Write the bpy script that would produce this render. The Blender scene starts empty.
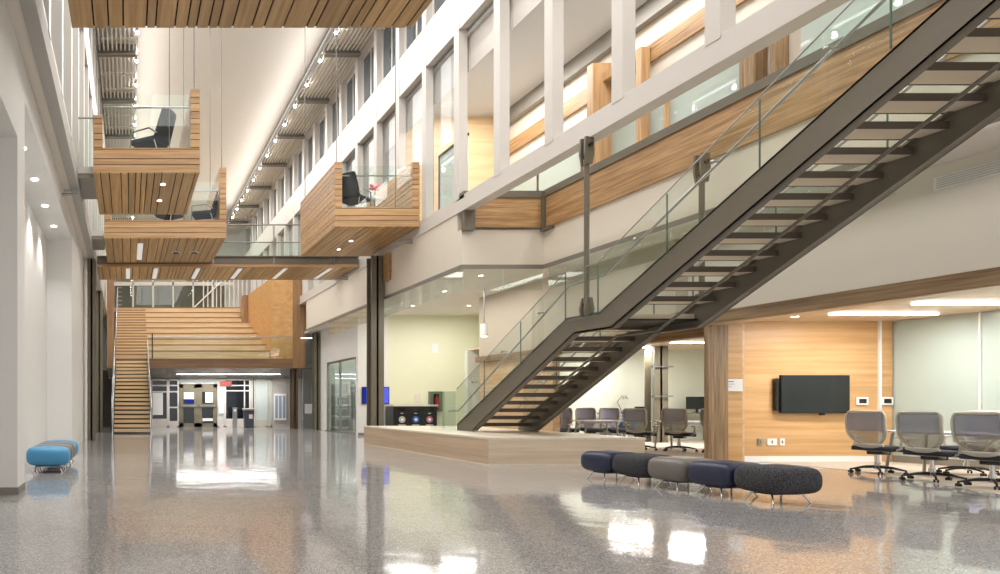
import bpy, bmesh, math, random
from mathutils import Vector, Matrix
random.seed(7)
PI = math.pi
S = bpy.context.scene
COL = S.collection

# ------------------------------------------------------------------ helpers
def lin(c):
    c = c / 255.0
    return c / 12.92 if c <= 0.04045 else ((c + 0.055) / 1.055) ** 2.4
def rgb(r, g, b): return (lin(r), lin(g), lin(b), 1.0)

class MB:
    def __init__(self): self.v = []; self.f = []; self.sm = []
    def add(self, vs, fs, smooth=False):
        n = len(self.v); self.v += [tuple(p) for p in vs]
        self.f += [tuple(i + n for i in f) for f in fs]; self.sm += [smooth] * len(fs); return self
    def box(self, x0, x1, y0, y1, z0, z1):
        if x0 > x1: x0, x1 = x1, x0
        if y0 > y1: y0, y1 = y1, y0
        if z0 > z1: z0, z1 = z1, z0
        return self.add([(x0,y0,z0),(x1,y0,z0),(x1,y1,z0),(x0,y1,z0),(x0,y0,z1),(x1,y0,z1),(x1,y1,z1),(x0,y1,z1)],
                        [(0,3,2,1),(4,5,6,7),(0,1,5,4),(1,2,6,5),(2,3,7,6),(3,0,4,7)])
    def prism(self, pts, axis, a0, a1):
        # pts: 2D polygon; axis 'x': pts=(y,z); 'y': pts=(x,z); 'z': pts=(x,y)
        def P(p, a):
            return {'x': (a, p[0], p[1]), 'y': (p[0], a, p[1]), 'z': (p[0], p[1], a)}[axis]
        n = len(pts)
        vs = [P(p, a0) for p in pts] + [P(p, a1) for p in pts]
        fs = [tuple(range(n))[::-1], tuple(range(n, 2*n))] + [(i, (i+1) % n, (i+1) % n + n, i + n) for i in range(n)]
        return self.add(vs, fs)
    def tube(self, pts, r, n=10, closed=False, radii=None):
        pts = [Vector(p) for p in pts]; m = len(pts); rings = []
        prev = None
        for i, p in enumerate(pts):
            if closed: t = pts[(i+1) % m] - pts[i-1]
            else: t = pts[min(i+1, m-1)] - pts[max(i-1, 0)]
            t.normalize()
            if prev is None:
                up = Vector((0,0,1)) if abs(t.z) < .9 else Vector((1,0,0))
                a = t.cross(up).normalized()
            else:
                a = (prev - t * prev.dot(t)).normalized()
            prev = a; b = t.cross(a)
            rr = radii[i] if radii else r
            rings.append([p + (a*math.cos(2*PI*k/n) + b*math.sin(2*PI*k/n)) * rr for k in range(n)])
        vs = [q for R in rings for q in R]; fs = []
        for i in range(m if closed else m-1):
            for k in range(n):
                a0 = i*n+k; a1 = i*n+(k+1) % n; j = (i+1) % m
                fs.append((a0, a1, j*n+(k+1) % n, j*n+k))
        self.add(vs, fs, True)
        if not closed:
            self.add(rings[0], [tuple(range(n))[::-1]]); self.add(rings[-1], [tuple(range(n))])
        return self
    def cyl(self, x, y, z0, z1, r, n=20, r2=None):
        r2 = r if r2 is None else r2
        a = [(x+r*math.cos(2*PI*k/n), y+r*math.sin(2*PI*k/n), z0) for k in range(n)]
        b = [(x+r2*math.cos(2*PI*k/n), y+r2*math.sin(2*PI*k/n), z1) for k in range(n)]
        self.add(a+b, [(k, (k+1) % n, (k+1) % n+n, k+n) for k in range(n)], True)
        self.add(a, [tuple(range(n))[::-1]]); self.add(b, [tuple(range(n))]); return self
    def disc_y(self, x, y, z, r, n=20, th=.01):   # disc facing -Y
        a = [(x+r*math.cos(2*PI*k/n), y-th, z+r*math.sin(2*PI*k/n)) for k in range(n)]
        b = [(p[0], y, p[2]) for p in a]
        return self.add(a+b, [tuple(range(n))] + [(k, k+n, (k+1) % n+n, (k+1) % n) for k in range(n)] + [tuple(range(n,2*n))[::-1]])
    def sphere(self, c, r, n=14, m=8, sc=(1,1,1)):
        vs = []; fs = []
        for i in range(m+1):
            th = PI*i/m
            for k in range(n):
                ph = 2*PI*k/n
                vs.append((c[0]+r*sc[0]*math.sin(th)*math.cos(ph), c[1]+r*sc[1]*math.sin(th)*math.sin(ph), c[2]+r*sc[2]*math.cos(th)))
        for i in range(m):
            for k in range(n):
                fs.append((i*n+k, (i+1)*n+k, (i+1)*n+(k+1) % n, i*n+(k+1) % n))
        return self.add(vs, fs, True)
    def grid(self, rows, thick=None, smooth=True):
        n = len(rows); m = len(rows[0])
        vs = [p for r in rows for p in r]
        fs = [(i*m+j, i*m+j+1, (i+1)*m+j+1, (i+1)*m+j) for i in range(n-1) for j in range(m-1)]
        if thick:
            off = Vector(thick); k = len(vs)
            vs2 = [tuple(Vector(p)+off) for p in vs]
            fs2 = [tuple(q+k for q in f[::-1]) for f in fs]
            edge = [j for j in range(m)] + [i*m+m-1 for i in range(1, n)] + [(n-1)*m+j for j in range(m-2, -1, -1)] + [i*m for i in range(n-2, 0, -1)]
            fs3 = [(edge[i], edge[(i+1) % len(edge)], edge[(i+1) % len(edge)]+k, edge[i]+k) for i in range(len(edge))]
            return self.add(vs+vs2, fs+fs2+fs3, smooth)
        return self.add(vs, fs, smooth)
    def build(self, name, mat, parent=None, bevel=0, loc=None, rz=0):
        me = bpy.data.meshes.new(name); me.from_pydata(self.v, [], self.f); me.update()
        for p, s in zip(me.polygons, self.sm): p.use_smooth = s
        bm = bmesh.new(); bm.from_mesh(me); bmesh.ops.recalc_face_normals(bm, faces=bm.faces); bm.to_mesh(me); bm.free()
        o = bpy.data.objects.new(name, me); COL.objects.link(o)
        if mat: me.materials.append(mat)
        if parent: o.parent = parent
        if loc: o.location = loc
        if rz: o.rotation_euler.z = rz
        if bevel:
            b = o.modifiers.new('bevel', 'BEVEL'); b.width = bevel; b.segments = 2; b.limit_method = 'ANGLE'
        return o

def tag(o, label, cat, group=None, kind=None):
    o['label'] = label; o['category'] = cat
    if group: o['group'] = group
    if kind: o['kind'] = kind
    return o
def thing(name, label, cat, loc=(0,0,0), rz=0, group=None):
    o = bpy.data.objects.new(name, None); COL.objects.link(o); o.location = loc; o.rotation_euler.z = rz
    o.empty_display_size = .1
    return tag(o, label, cat, group)
def struct(name, mb, mat, bevel=0):
    o = mb.build(name, mat, None, bevel); o['kind'] = 'structure'; return o
def copy_tree(o, parent=None):
    c = o.copy(); COL.objects.link(c)
    if parent: c.parent = parent
    for ch in list(o.children): copy_tree(ch, c)
    return c
def B(x0, x1, y0, y1, z0, z1): return MB().box(x0, x1, y0, y1, z0, z1)

# ------------------------------------------------------------------ materials
def nodes(name):
    m = bpy.data.materials.new(name); m.use_nodes = True; nt = m.node_tree
    bs = nt.nodes['Principled BSDF']; return m, nt, bs
def plain(name, c, rough=.5, metal=0, spec=.5, noise=0, coat=0, bump=0, bscale=60):
    m, nt, bs = nodes(name)
    bs.inputs['Base Color'].default_value = c; bs.inputs['Roughness'].default_value = rough
    bs.inputs['Metallic'].default_value = metal; bs.inputs['Specular IOR Level'].default_value = spec
    bs.inputs['Coat Weight'].default_value = coat
    tc = nt.nodes.new('ShaderNodeTexCoord')
    if noise:
        n = nt.nodes.new('ShaderNodeTexNoise'); n.inputs['Scale'].default_value = 3; n.inputs['Detail'].default_value = 6
        mx = nt.nodes.new('ShaderNodeMix'); mx.data_type = 'RGBA'
        mx.inputs['A'].default_value = tuple(x*(1-noise) for x in c[:3])+(1,); mx.inputs['B'].default_value = tuple(min(1, x*(1+noise)) for x in c[:3])+(1,)
        nt.links.new(tc.outputs['Object'], n.inputs['Vector']); nt.links.new(n.outputs['Fac'], mx.inputs['Factor'])
        nt.links.new(mx.outputs['Result'], bs.inputs['Base Color'])
    if bump:
        n = nt.nodes.new('ShaderNodeTexNoise'); n.inputs['Scale'].default_value = bscale
        bp = nt.nodes.new('ShaderNodeBump'); bp.inputs['Strength'].default_value = bump
        nt.links.new(tc.outputs['Object'], n.inputs['Vector']); nt.links.new(n.outputs['Fac'], bp.inputs['Height']); nt.links.new(bp.outputs['Normal'], bs.inputs['Normal'])
    return m
def emit(name, c, s):
    m = bpy.data.materials.new(name); m.use_nodes = True; nt = m.node_tree
    nt.nodes.remove(nt.nodes['Principled BSDF']); e = nt.nodes.new('ShaderNodeEmission')
    e.inputs['Color'].default_value = c; e.inputs['Strength'].default_value = s
    nt.links.new(e.outputs[0], nt.nodes['Material Output'].inputs['Surface']); return m
def glass(name, tint, refl=1.0, haze=0.0, hc=(.8,.9,.85,1)):
    m = bpy.data.materials.new(name); m.use_nodes = True; nt = m.node_tree
    nt.nodes.remove(nt.nodes['Principled BSDF'])
    t = nt.nodes.new('ShaderNodeBsdfTransparent'); t.inputs['Color'].default_value = tint
    g = nt.nodes.new('ShaderNodeBsdfGlossy'); g.inputs['Roughness'].default_value = .01
    fr = nt.nodes.new('ShaderNodeLayerWeight'); fr.inputs['Blend'].default_value = .5
    pw = nt.nodes.new('ShaderNodeMath'); pw.operation = 'POWER'; pw.inputs[1].default_value = 4.5
    nt.links.new(fr.outputs['Facing'], pw.inputs[0])
    mul = nt.nodes.new('ShaderNodeMath'); mul.operation = 'MULTIPLY_ADD'; mul.inputs[1].default_value = 1.0*refl; mul.inputs[2].default_value = .035; mul.use_clamp = True
    nt.links.new(pw.outputs[0], mul.inputs[0])
    src = t.outputs[0]
    if haze:
        d = nt.nodes.new('ShaderNodeBsdfDiffuse'); d.inputs['Color'].default_value = hc
        tr = nt.nodes.new('ShaderNodeBsdfTranslucent'); tr.inputs['Color'].default_value = hc
        a0 = nt.nodes.new('ShaderNodeMixShader'); a0.inputs[0].default_value = .5
        nt.links.new(d.outputs[0], a0.inputs[1]); nt.links.new(tr.outputs[0], a0.inputs[2])
        a = nt.nodes.new('ShaderNodeMixShader'); a.inputs[0].default_value = haze
        nt.links.new(src, a.inputs[1]); nt.links.new(a0.outputs[0], a.inputs[2]); src = a.outputs[0]
    mx = nt.nodes.new('ShaderNodeMixShader')
    nt.links.new(mul.outputs[0], mx.inputs[0]); nt.links.new(src, mx.inputs[1]); nt.links.new(g.outputs[0], mx.inputs[2])
    nt.links.new(mx.outputs[0], nt.nodes['Material Output'].inputs['Surface']); return m
def wood(name, c1, c2, axis='x', rough=.35, gs=9, var=.22, plank=None):
    m, nt, bs = nodes(name); bs.inputs['Roughness'].default_value = rough
    tc = nt.nodes.new('ShaderNodeTexCoord'); mp = nt.nodes.new('ShaderNodeMapping')
    sc = [gs*2.2]*3; sc['xyz'.index(axis)] = gs*.09; mp.inputs['Scale'].default_value = sc
    geo = nt.nodes.new('ShaderNodeNewGeometry'); cm = nt.nodes.new('ShaderNodeCombineXYZ')
    ml = nt.nodes.new('ShaderNodeMath'); ml.operation = 'MULTIPLY'; ml.inputs[1].default_value = 37.0
    nt.links.new(geo.outputs['Random Per Island'], ml.inputs[0])
    for k in range(3): nt.links.new(ml.outputs[0], cm.inputs[k])
    nt.links.new(cm.outputs[0], mp.inputs['Location'])
    nt.links.new(tc.outputs['Object'], mp.inputs['Vector'])
    n = nt.nodes.new('ShaderNodeTexNoise'); n.inputs['Scale'].default_value = 1; n.inputs['Detail'].default_value = 5; n.inputs['Roughness'].default_value = .6
    nt.links.new(mp.outputs[0], n.inputs['Vector'])
    cr = nt.nodes.new('ShaderNodeValToRGB'); cr.color_ramp.elements[0].position = .34; cr.color_ramp.elements[1].position = .66
    cr.color_ramp.elements[0].color = c1; cr.color_ramp.elements[1].color = c2
    nt.links.new(n.outputs['Fac'], cr.inputs[0])
    hs = nt.nodes.new('ShaderNodeHueSaturation'); nt.links.new(cr.outputs[0], hs.inputs['Color'])
    mr = nt.nodes.new('ShaderNodeMapRange'); mr.inputs['To Min'].default_value = 1-var; mr.inputs['To Max'].default_value = 1+var
    if plank:
        sp = nt.nodes.new('ShaderNodeSeparateXYZ'); nt.links.new(tc.outputs['Object'], sp.inputs[0])
        dv = nt.nodes.new('ShaderNodeMath'); dv.operation = 'DIVIDE'; dv.inputs[1].default_value = plank[1]
        fl = nt.nodes.new('ShaderNodeMath'); fl.operation = 'FLOOR'
        nt.links.new(sp.outputs['xyz'.index(plank[0])], dv.inputs[0]); nt.links.new(dv.outputs[0], fl.inputs[0])
        wn = nt.nodes.new('ShaderNodeTexWhiteNoise'); wn.noise_dimensions = '1D'
        nt.links.new(fl.outputs[0], wn.inputs['W']); nt.links.new(wn.outputs['Value'], mr.inputs['Value'])
    else: nt.links.new(geo.outputs['Random Per Island'], mr.inputs['Value'])
    nt.links.new(mr.outputs[0], hs.inputs['Value'])
    nt.links.new(hs.outputs[0], bs.inputs['Base Color'])
    return m

M = {}
M['white'] = plain('white_paint', rgb(232,230,226), .55, noise=.02)
M['cream'] = plain('cream_paint', rgb(226,217,203), .6, noise=.02)
M['ceil'] = plain('ceiling_paint', rgb(226,219,209), .7, noise=.015)
M['greywall'] = plain('grey_paint', rgb(176,171,163), .6)
M['facade'] = plain('facade_paint', rgb(209,203,196), .4, noise=.015)
M['green'] = plain('pale_green_paint', rgb(230,228,200), .6, noise=.02)
M['beige'] = plain('beige_paint', rgb(192,180,162), .6, noise=.02)
M['mint'] = plain('mint_back_painted_panel', rgb(214,223,214), .35, noise=.02)
M['steel'] = plain('bronze_steel_paint', rgb(116,109,96), .4, .1, noise=.04)
M['olive'] = plain('olive_steel_paint', rgb(120,113,94), .45, .1)
M['darkst'] = plain('dark_steel_paint', rgb(58,54,49), .4, .3)
M['black'] = plain('black_plastic', rgb(28,28,30), .35)
M['screen'] = plain('black_screen_glass', rgb(22,23,26), .12, spec=.6)
M['chrome'] = plain('polished_chrome', rgb(225,225,225), .12, 1)
M['satin'] = plain('satin_stainless', rgb(170,170,170), .28, .9)
M['greyst'] = plain('grey_steel_paint', rgb(138,133,124), .45, .2)
M['shellbeige'] = plain('putty_plastic', rgb(196,190,178), .4)
M['fabricdark'] = plain('charcoal_fabric', rgb(48,49,58), .85, bump=.2, bscale=200)
M['navy'] = plain('navy_vinyl', rgb(40,46,72), .38, spec=.5)
M['blue'] = plain('sky_blue_vinyl', rgb(72,148,192), .45)
M['taupe'] = plain('taupe_vinyl', rgb(118,112,106), .35)
M['concrete'] = plain('tread_concrete', rgb(226,212,188), .7, noise=.06)
M['tread'] = plain('tread_dark_nosing', rgb(96,86,74), .5)
M['paper'] = plain('white_plate', rgb(238,238,236), .4)
M['red'] = plain('red_paint', rgb(190,40,38), .35)
M['bin'] = plain('dark_grey_bin', rgb(70,70,82), .45)
M['tabletop'] = plain('white_laminate', rgb(240,240,240), .25)
M['tile'] = plain('ceiling_tile', rgb(206,206,206), .8)
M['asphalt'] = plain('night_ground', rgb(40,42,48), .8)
M['glass'] = glass('clear_glass', (.93,.97,.95,1), 1.0)
M['railglass'] = glass('railing_glass', (.945,.98,.962,1), 1.0)
M['bayglass'] = glass('bay_glass', (.94,.96,.97,1), 1.0)
M['darkglass'] = plain('dark_window_glass', rgb(74,82,88), .05, spec=.9)
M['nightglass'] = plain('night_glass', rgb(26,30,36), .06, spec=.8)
M['nosewood'] = plain('tan_nosing', rgb(150,116,80), .5)
M['browncol'] = plain('brown_column_paint', rgb(96,76,58), .45)
M['frost'] = glass('frosted_green_glass', (.88,.95,.91,1), 1.0, .72, (.88,.945,.92,1))
M['edgegreen'] = plain('glass_edge', rgb(96,118,106), .2)
M['lamp'] = emit('lamp_white', (1,.97,.93,1), 14)
M['lampsoft'] = emit('lamp_soft', (1,.98,.96,1), 6)
M['reflstreak'] = emit('reflection_streak_glow', (1,.95,.88,1), .62)  # glowing stand-in for reflected light, not a lamp
M['spot'] = emit('spot_face', (1,.96,.9,1), 60)
M['exitred'] = emit('exit_red', (1,.12,.1,1), 2.2)
M['scr_blue'] = emit('screen_blue', rgb(30,48,150), 1.0)
M['scr_light'] = emit('screen_light', rgb(190,200,250), 1.3)
M['icon_grey'] = plain('icon_grey', rgb(190,188,184), .5)
M['icon_blue'] = plain('icon_blue', rgb(70,110,200), .5)
M['icon_pink'] = plain('icon_pink', rgb(190,110,130), .5)
M['woodY'] = wood('oak_slats_lengthwise', rgb(162,124,76), rgb(198,160,108), 'y', .4, gs=6, var=.2)
M['woodX'] = wood('oak_slats_crosswise', rgb(174,134,92), rgb(206,168,124), 'x', .4, gs=6, var=.16)
M['woodZ'] = wood('oak_vertical', rgb(174,134,92), rgb(206,168,124), 'z', .4, var=.05)
M['panelX'] = wood('maple_panel', rgb(196,150,98), rgb(216,176,126), 'x', .35, 5, .04, ('z', .31))
M['panelY'] = wood('maple_panel_side', rgb(204,168,126), rgb(224,196,160), 'y', .35, 5, .04)
M['ceilwood'] = wood('maple_ceiling', rgb(206,176,142), rgb(226,202,174), 'x', .35, 5, .04)
M['amph'] = wood('amphitheater_maple', rgb(200,168,128), rgb(222,196,158), 'x', .35, 7, .05)
M['orange'] = wood('amber_veneer', rgb(190,142,88), rgb(212,166,110), 'x', .35, 3, .06)
M['frame'] = wood('brown_veneer', rgb(140,104,72), rgb(168,130,92), 'z', .4, 5, .06, ('z', .6))
M['frameX'] = wood('brown_veneer_band', rgb(108,80,56), rgb(134,102,72), 'x', .4, 5, .06, ('x', 2.0))
M['zebra'] = wood('zebra_veneer', rgb(124,98,70), rgb(172,142,106), 'z', .4, 14, .03)
M['zebraY'] = wood('zebra_veneer_beam', rgb(116,92,68), rgb(160,132,100), 'y', .4, 10, .03)
M['oakY'] = wood('rustic_oak_side', rgb(150,112,72), rgb(202,164,118), 'y', .4, 11, .14, ('z', .19))
M['oakX'] = wood('rustic_oak_front', rgb(150,112,72), rgb(202,164,118), 'x', .4, 11, .14, ('z', .19))
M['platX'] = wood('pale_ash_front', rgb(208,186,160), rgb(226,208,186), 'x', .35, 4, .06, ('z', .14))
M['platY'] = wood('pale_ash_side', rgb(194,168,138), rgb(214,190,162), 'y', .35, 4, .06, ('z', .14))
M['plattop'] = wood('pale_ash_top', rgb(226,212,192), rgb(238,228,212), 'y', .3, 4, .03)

def terrazzo():
    m, nt, bs = nodes('polished_terrazzo')
    tc = nt.nodes.new('ShaderNodeTexCoord')
    v = nt.nodes.new('ShaderNodeTexVoronoi'); v.inputs['Scale'].default_value = 110
    nt.links.new(tc.outputs['Object'], v.inputs['Vector'])
    cr = nt.nodes.new('ShaderNodeValToRGB'); cr.color_ramp.interpolation = 'CONSTANT'
    E = cr.color_ramp.elements; E[0].position = 0; E[0].color = rgb(130,128,129); E[1].position = .2; E[1].color = rgb(162,160,160)
    for p, c in ((.45, rgb(175,173,172)), (.66, rgb(152,150,150)), (.84, rgb(206,204,202))):
        e = E.new(p); e.color = c
    sp = nt.nodes.new('ShaderNodeSeparateColor'); nt.links.new(v.outputs['Color'], sp.inputs[0]); nt.links.new(sp.outputs[0], cr.inputs[0])
    n = nt.nodes.new('ShaderNodeTexNoise'); n.inputs['Scale'].default_value = .5; n.inputs['Detail'].default_value = 4
    nt.links.new(tc.outputs['Object'], n.inputs['Vector'])
    mr = nt.nodes.new('ShaderNodeMapRange'); mr.inputs['From Min'].default_value = .3; mr.inputs['From Max'].default_value = .7; mr.inputs['To Min'].default_value = .9; mr.inputs['To Max'].default_value = 1.1
    nt.links.new(n.outputs['Fac'], mr.inputs['Value'])
    hs = nt.nodes.new('ShaderNodeHueSaturation'); nt.links.new(cr.outputs[0], hs.inputs['Color']); nt.links.new(mr.outputs[0], hs.inputs['Value'])
    nt.links.new(hs.outputs[0], bs.inputs['Base Color'])
    n2 = nt.nodes.new('ShaderNodeTexNoise'); n2.inputs['Scale'].default_value = 1.3
    nt.links.new(tc.outputs['Object'], n2.inputs['Vector'])
    mr2 = nt.nodes.new('ShaderNodeMapRange'); mr2.inputs['To Min'].default_value = .05; mr2.inputs['To Max'].default_value = .11
    nt.links.new(n2.outputs['Fac'], mr2.inputs['Value']); nt.links.new(mr2.outputs[0], bs.inputs['Roughness'])
    bp = nt.nodes.new('ShaderNodeBump'); bp.inputs['Strength'].default_value = .012; bp.inputs['Distance'].default_value = .3
    n3 = nt.nodes.new('ShaderNodeTexNoise'); n3.inputs['Scale'].default_value = 2.2; n3.inputs['Detail'].default_value = 1
    nt.links.new(tc.outputs['Object'], n3.inputs['Vector']); nt.links.new(n3.outputs['Fac'], bp.inputs['Height']); nt.links.new(bp.outputs['Normal'], bs.inputs['Normal'])
    bs.inputs['Specular IOR Level'].default_value = .75
    return m
M['floor'] = terrazzo()
def tweed():
    m, nt, bs = nodes('charcoal_tweed'); bs.inputs['Roughness'].default_value = .9
    tc = nt.nodes.new('ShaderNodeTexCoord'); v = nt.nodes.new('ShaderNodeTexVoronoi'); v.inputs['Scale'].default_value = 75
    mp = nt.nodes.new('ShaderNodeMapping'); mp.inputs['Scale'].default_value = (1, 1, 1.6)
    nt.links.new(tc.outputs['Object'], mp.inputs[0]); nt.links.new(mp.outputs[0], v.inputs['Vector'])
    cr = nt.nodes.new('ShaderNodeValToRGB'); cr.color_ramp.elements[0].color = rgb(112,111,113); cr.color_ramp.elements[0].position = .15
    cr.color_ramp.elements[1].color = rgb(50,49,54); cr.color_ramp.elements[1].position = .5
    nt.links.new(v.outputs['Distance'], cr.inputs[0]); nt.links.new(cr.outputs[0], bs.inputs['Base Color'])
    bp = nt.nodes.new('ShaderNodeBump'); bp.inputs['Strength'].default_value = .5; bp.inputs['Distance'].default_value = .01
    nt.links.new(v.outputs['Distance'], bp.inputs['Height']); nt.links.new(bp.outputs['Normal'], bs.inputs['Normal'])
    return m
M['tweed'] = tweed()
def meshfab(name, c, alpha):
    m = bpy.data.materials.new(name); m.use_nodes = True; nt = m.node_tree; bs = nt.nodes['Principled BSDF']
    bs.inputs['Base Color'].default_value = c; bs.inputs['Roughness'].default_value = .7
    bs.inputs['Alpha'].default_value = alpha
    return m
M['mesh'] = meshfab('grey_mesh_fabric', rgb(150,150,160), .72)
M['meshlow'] = meshfab('olive_mesh_lumbar', rgb(158,150,130), .5)
M['meshlav'] = meshfab('lavender_mesh_fabric', rgb(172,174,196), .88)
M['carpet'] = plain('beige_carpet', rgb(196,184,168), .9, noise=.06, bump=.3, bscale=150)

# ------------------------------------------------------------------ room shell
CE = 14.2
f = MB().box(-2.3, 22, -4, 50.2, -.2, 0); struct('floor', f, M['floor'])
c = MB().prism([(10.2,6.0),(12.36,10.6),(12.95,11.8),(12.95,13.68),(15.68,13.68),(15.68,6.0)], 'z', .0, .006)
tag(c.build('carpet', M['carpet']), 'beige carpet edging the floor under the meeting table and office chairs', 'carpet')
struct('ceiling', B(-1.5, 22, -4, 50.2, CE, CE+.2), M['ceil'])
struct('wall_back', B(-2.3, 22, 50, 50.2, 0, CE), M['ceil'])
# left wall ground storey with tall recessed niches
w = MB(); XB = -2.1
w.box(-2.3, XB, -4, 50, 0, 13.9)                              # back plane of the niches
w.box(XB, -1.45, 8.75, 9.36, 0, 5.95)                         # fin
w.box(XB, -1.45, 9.36, 17.2, 5.43, 5.95)                      # head over tall niche
w.box(XB, -1.45, 17.2, 50, 0, 5.95)                           # solid wall beyond
w.box(XB, -1.45, -4, 8.75, 4.70, 5.95)                        # head over near niche
struct('wall_left', w, M['white'])
struct('baseboard_left', MB().box(-2.0,-1.44, 8.735, 8.75, 0, .1).box(-1.45,-1.437, 8.75, 9.36, 0, .1), M['greyst'])
struct('trim_1', B(-1.50, -1.28, -4, 48, 5.96, 6.02), M['cream'])
struct('trim_2', B(-1.28, -1.09, -4, 48, 5.93, 6.30), M['greywall'])

# ---- right-hand side, level slabs
ZF = 6.3
def slab_band(name, mb, mat): return struct(name, mb, mat)
# cream fascia under level two (z 4.5..)
struct('wall_right', B(8.1, 8.3, 16.4, 30.3, 4.5, 5.86), M['cream'])
struct('wall_right', B(8.1, 10.1, 16.2, 16.4, 4.5, 5.42), M['cream'])
struct('wall_right', B(10.1, 10.3, -2, 16.4, 4.5, 5.42), M['cream'])
struct('trim_3', MB().box(8.08, 8.1, 16.18, 30.3, 4.47, 4.57).box(8.1, 10.08, 16.18, 16.2, 4.47, 4.57).box(10.08, 10.1, -2, 16.18, 4.47, 4.57), M['greyst'])
struct('ceiling', MB().box(8.3, 22, 16.4, 50, 4.5, 4.6).box(10.3, 22, -2, 16.4, 4.5, 4.6), M['ceil'])      # ground storey ceiling on the right
struct('floor', MB().box(8.3, 16, 16.4, 50, 6.2, ZF).box(10.3, 16, -2, 16.4, 6.2, ZF), M['white'])       # level two slab
# oak band with steel channel at the level-two edge
ob = thing('oak_balcony_fascia', 'long oak-clad balcony edge with steel cap above the staircase', 'balcony fascia', (10.1, 8, 5.45))
def child_at(o):  # keep world coordinates for child meshes of an Empty
    for c in o.children: c.matrix_parent_inverse = o.matrix_basis.inverted()
B(10.04, 10.12, -2, 16.12, 5.5, 6.17).build('oak_board', M['oakY'], ob)
B(10.0, 10.3, -2, 16.12, 6.17, 6.33).build('steel_cap', M['steel'], ob)
B(10.04, 10.3, -2, 16.1, 5.42, 5.5).build('bottom_lip', M['oakY'], ob)
child_at(ob)
ob = thing('oak_balcony_fascia', 'short oak-clad balcony return facing the atrium beside the hanger rod', 'balcony fascia', (9, 16.2, 5.4))
B(8.3, 10.0, 16.12, 16.2, 5.46, 6.17).build('oak_board', M['oakX'], ob)
B(8.1, 10.12, 16.08, 16.4, 6.17, 6.33).build('steel_cap', M['steel'], ob)
B(8.1, 8.36, 16.06, 16.2, 5.38, 5.95).build('steel_bracket', M['steel'], ob)
B(9.98, 10.12, 16.02, 16.16, 5.42, 6.3).build('steel_bracket', M['steel'], ob)
B(9.98, 10.25, 15.8, 16.16, 5.36, 5.43).build('steel_bracket', M['steel'], ob)
child_at(ob)
# glass smoke baffle hanging under the fascia
bf = thing('glass_baffle', 'clear hanging glass baffle under the cream wall left of the staircase', 'glass baffle', (8.12, 21, 4.5))
yy = 16.2
while yy < 27: B(8.12, 8.135, yy+.01, yy+1.78, 3.95, 4.5).build('glass_panel', M['glass'], bf); yy += 1.8
for k in range(2): B(8.15+k*.98, 9.1+k*.98, 16.2, 16.215, 3.95, 4.5).build('glass_panel', M['glass'], bf)
yy = 8.8
while yy < 16: B(10.12, 10.135, yy+.01, yy+1.8, 3.95, 4.5).build('glass_panel', M['glass'], bf); yy += 1.82
child_at(bf)

# ------------------------------------------------------------------ white facade grids
def facade(sx, X, tagword, y0, k0, k1):
    # sx=+1: right (members go to +X), -1: left
    D = .2*sx
    n = 0
    s = MB().box(X, X+D*1.1, y0+1.8*k0-3, 46.5, 5.9 if sx > 0 else 6.3, 6.25 if sx > 0 else 6.36)
    if sx > 0: s.box(X-.03, X+.25, y0+1.8*k0-3, 46.5, 5.86, 5.93)
    struct('trim_4' if sx > 0 else 'trim_5', s, M['facade'])
    struct('trim_6' if sx > 0 else 'trim_7', B(X, X+D*1.6, y0+1.8*k0-3, 46.5, 10.35, 11.47), M['facade'])
    struct('trim_8' if sx > 0 else 'trim_9', B(X, X+D*1.6, y0+1.8*k0-3, 46.5, 13.36, 13.7), M['facade'])
    for k in range(k0, k1):
        y = y0 + 1.8*k
        p = MB().box(X-.01*sx, X+D, y-.25, y, 6.2 if sx > 0 else 6.3, 10.4).box(X-.01*sx, X+D, y-.25, y, 11.4, 13.4).box(X-.012*sx, X+.02*sx, y-.25, y, 10.3, 11.5)
        struct('trim_%d' % (10+k-k0+(30 if sx < 0 else 0)), p, M['facade'])
        # bay behind: from y to y+1.55
        ya, yb = y, y+1.55
        wn = bpy.data.objects.new('window_%d' % (1+k-k0+(60 if sx < 0 else 0)), None); COL.objects.link(wn); wn['kind'] = 'structure'; wn.location = (X, y, 6.3)
        # level three window
        fr = MB()
        xa = X+.17*sx
        fr.box(xa, xa+.06*sx, ya, ya+.06, 11.47, 13.36).box(xa, xa+.06*sx, yb-.06, yb, 11.47, 13.36).box(xa, xa+.06*sx, (ya+yb)/2-.02, (ya+yb)/2+.02, 11.47, 13.36)
        fr.box(xa, xa+.06*sx, ya, yb, 11.47, 11.55).box(xa, xa+.06*sx, ya, yb, 13.28, 13.36)
        fr.build('window_frame', M['facade'], wn)
        B(xa+.03*sx, xa+.04*sx, ya+.06, yb-.06, 11.55, 13.28).build('pane', M['darkglass'], wn)
        # level two upper infill panel and clear pane
        B(xa+.1*sx, xa+.14*sx, ya-.2, yb, 9.35, 10.35).build('infill_panel', M['facade'], wn)
        g = B(xa+.02*sx, xa+.03*sx, ya, yb, 6.3, 10.35)
        if (sx < 0) or (y > 16): g.build('pane', M['bayglass'], wn)
        child_at(wn)
facade(1, 8.1, 'right', 9.36, -2, 20)
facade(-1, -1.09, 'left', 9.36, -1, 20)
# left level-two interior behind the left facade
struct('wall_left', B(-1.5, -1.45, -4, 48, 6.3, CE), M['facade'])

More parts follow.
